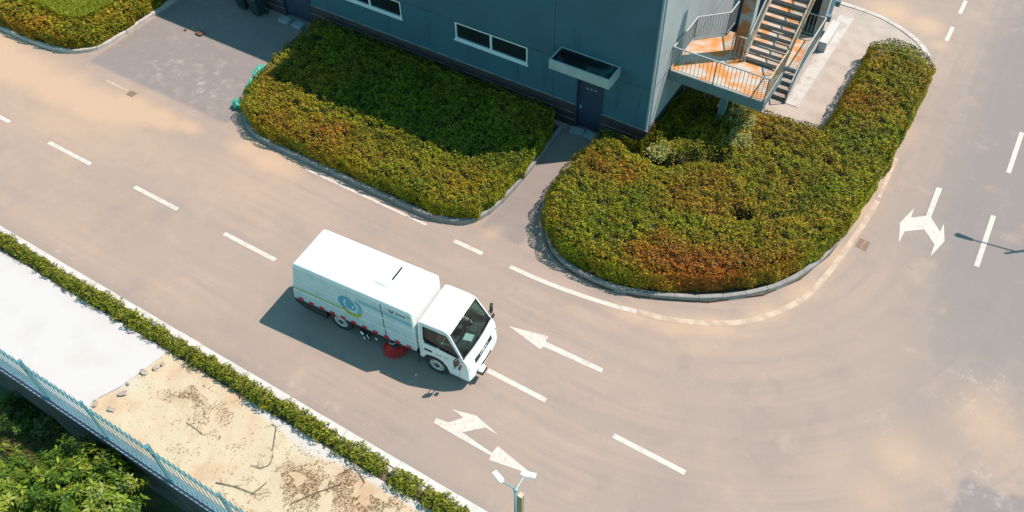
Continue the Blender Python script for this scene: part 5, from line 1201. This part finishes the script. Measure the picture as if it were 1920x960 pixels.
# person in the near seat
def skinned(name, verts, edges, radii, m, parent, sub=2, root=0):
    me = bpy.data.meshes.new(name); me.from_pydata(verts, edges, []); me.update(); o = bpy.data.objects.new(name, me); col.objects.link(o); o.parent = parent
    me.materials.append(m)
    o.modifiers.new('skin', 'SKIN')
    if not me.skin_vertices: me.skin_vertices.new(name='skin') if hasattr(me.skin_vertices, 'new') else None
    if not me.skin_vertices:
        bpy.context.view_layer.objects.active = o; o.select_set(True); bpy.ops.mesh.customdata_skin_add(); o.select_set(False)
    for i, r in enumerate(radii):
        d = me.skin_vertices[0].data[i]; d.radius = (r, r) if not isinstance(r, tuple) else r; d.use_root = (i == root)
    s = o.modifiers.new('sub', 'SUBSURF'); s.levels = sub; s.render_levels = sub
    for p in me.polygons: p.use_smooth = True
    return o
ps = empty('person', (0, 0, 0)); ps.matrix_world = Matrix.Translation((TX, TY, 0)) @ Matrix.Rotation(TH, 4, 'Z') @ Matrix.Translation((3.66, .45, 1.22)) @ Matrix.Scale(.92, 4)
tag(ps, 'person in an orange vest and green sleeves sitting in the truck cab', 'person')
V = [(0, 0, .06), (0, 0, .22), (.01, 0, .40), (.03, 0, .50), (.06, 0, .58), (.09, 0, .66), (.10, 0, .76),
     (.02, .17, .44), (.12, .22, .22), (.36, .17, .16), (.44, .15, .17), (.02, -.17, .44), (.14, -.22, .24), (.36, -.16, .22), (.44, -.14, .24),
     (.08, .09, .05), (.42, .11, .10), (.48, .11, -.22), (.56, .11, -.26), (.08, -.09, .05), (.42, -.11, .10), (.48, -.11, -.22), (.56, -.11, -.26)]
E_ = [(0, 1), (1, 2), (2, 3), (3, 4), (4, 5), (5, 6), (2, 7), (7, 8), (8, 9), (9, 10), (2, 11), (11, 12), (12, 13), (13, 14), (0, 15), (15, 16), (16, 17), (17, 18), (0, 19), (19, 20), (20, 21), (21, 22)]
Rr = [(.14, .11), (.13, .10), (.14, .10), .055, .055, (.085, .075), (.085, .08), .055, .045, .035, .04, .055, .045, .035, .04, .08, .065, .045, .04, .08, .065, .045, .04]
skinned('body', V, E_, Rr, M['skin'], ps)
skinned('orange_vest', V[:4], [(0, 1), (1, 2), (2, 3)], [(.165, .13), (.155, .125), (.165, .12), .07], M['shirt'], ps)
skinned('sleeve', [V[2], V[7], V[8], V[9]], [(0, 1), (1, 2), (2, 3)], [.07, .075, .06, .045], M['shirtgreen'], ps, root=1); skinned('sleeve', [V[2], V[11], V[12], V[13]], [(0, 1), (1, 2), (2, 3)], [.07, .075, .06, .045], M['shirtgreen'], ps, root=1)
skinned('trousers', [V[0], V[15], V[16], V[17], V[19], V[20], V[21]], [(0, 1), (1, 2), (2, 3), (0, 4), (4, 5), (5, 6)], [(.15, .12), .10, .08, .06, .10, .08, .06], M['trousers'], ps)
skinned('hair', [(.05, 0, .72), (.07, 0, .80), (.10, 0, .83)], [(0, 1), (1, 2)], [.08, .09, .06], M['hair'], ps)
mb = MB()
for s in (-1, 1):
    mb.tube((.175, s*.032, .725), (.19, s*.032, .725), .011, n=8)
mb.tube((.175, -.028, .655), (.175, .028, .655), .006, n=6); mb.build('face_features', M['hair'], ps)
mb = MB().add([(.17, -.014, .715), (.17, .014, .715), (.175, .02, .68), (.175, -.02, .68), (.205, 0, .685)], [(0, 1, 4), (1, 2, 4), (2, 3, 4), (3, 0, 4)]); mb.build('nose', M['skin'], ps)
for s in (-1, 1):
    mb = MB()
    c = V[10] if s > 0 else V[14]
    for k in range(5):
        yy_ = c[1]+(k-2)*.018; L = (.05, .07, .078, .07, .055)[k]
        mb.tube((c[0]+.01, yy_, c[2]+.01), (c[0]+L, yy_, c[2]), .009, n=6); mb.tube((c[0]+L, yy_, c[2]), (c[0]+L+.01, yy_, c[2]-.03), .008, n=6)
    mb.build('fingers', M['skin'], ps)
print('objects', len(bpy.data.objects))
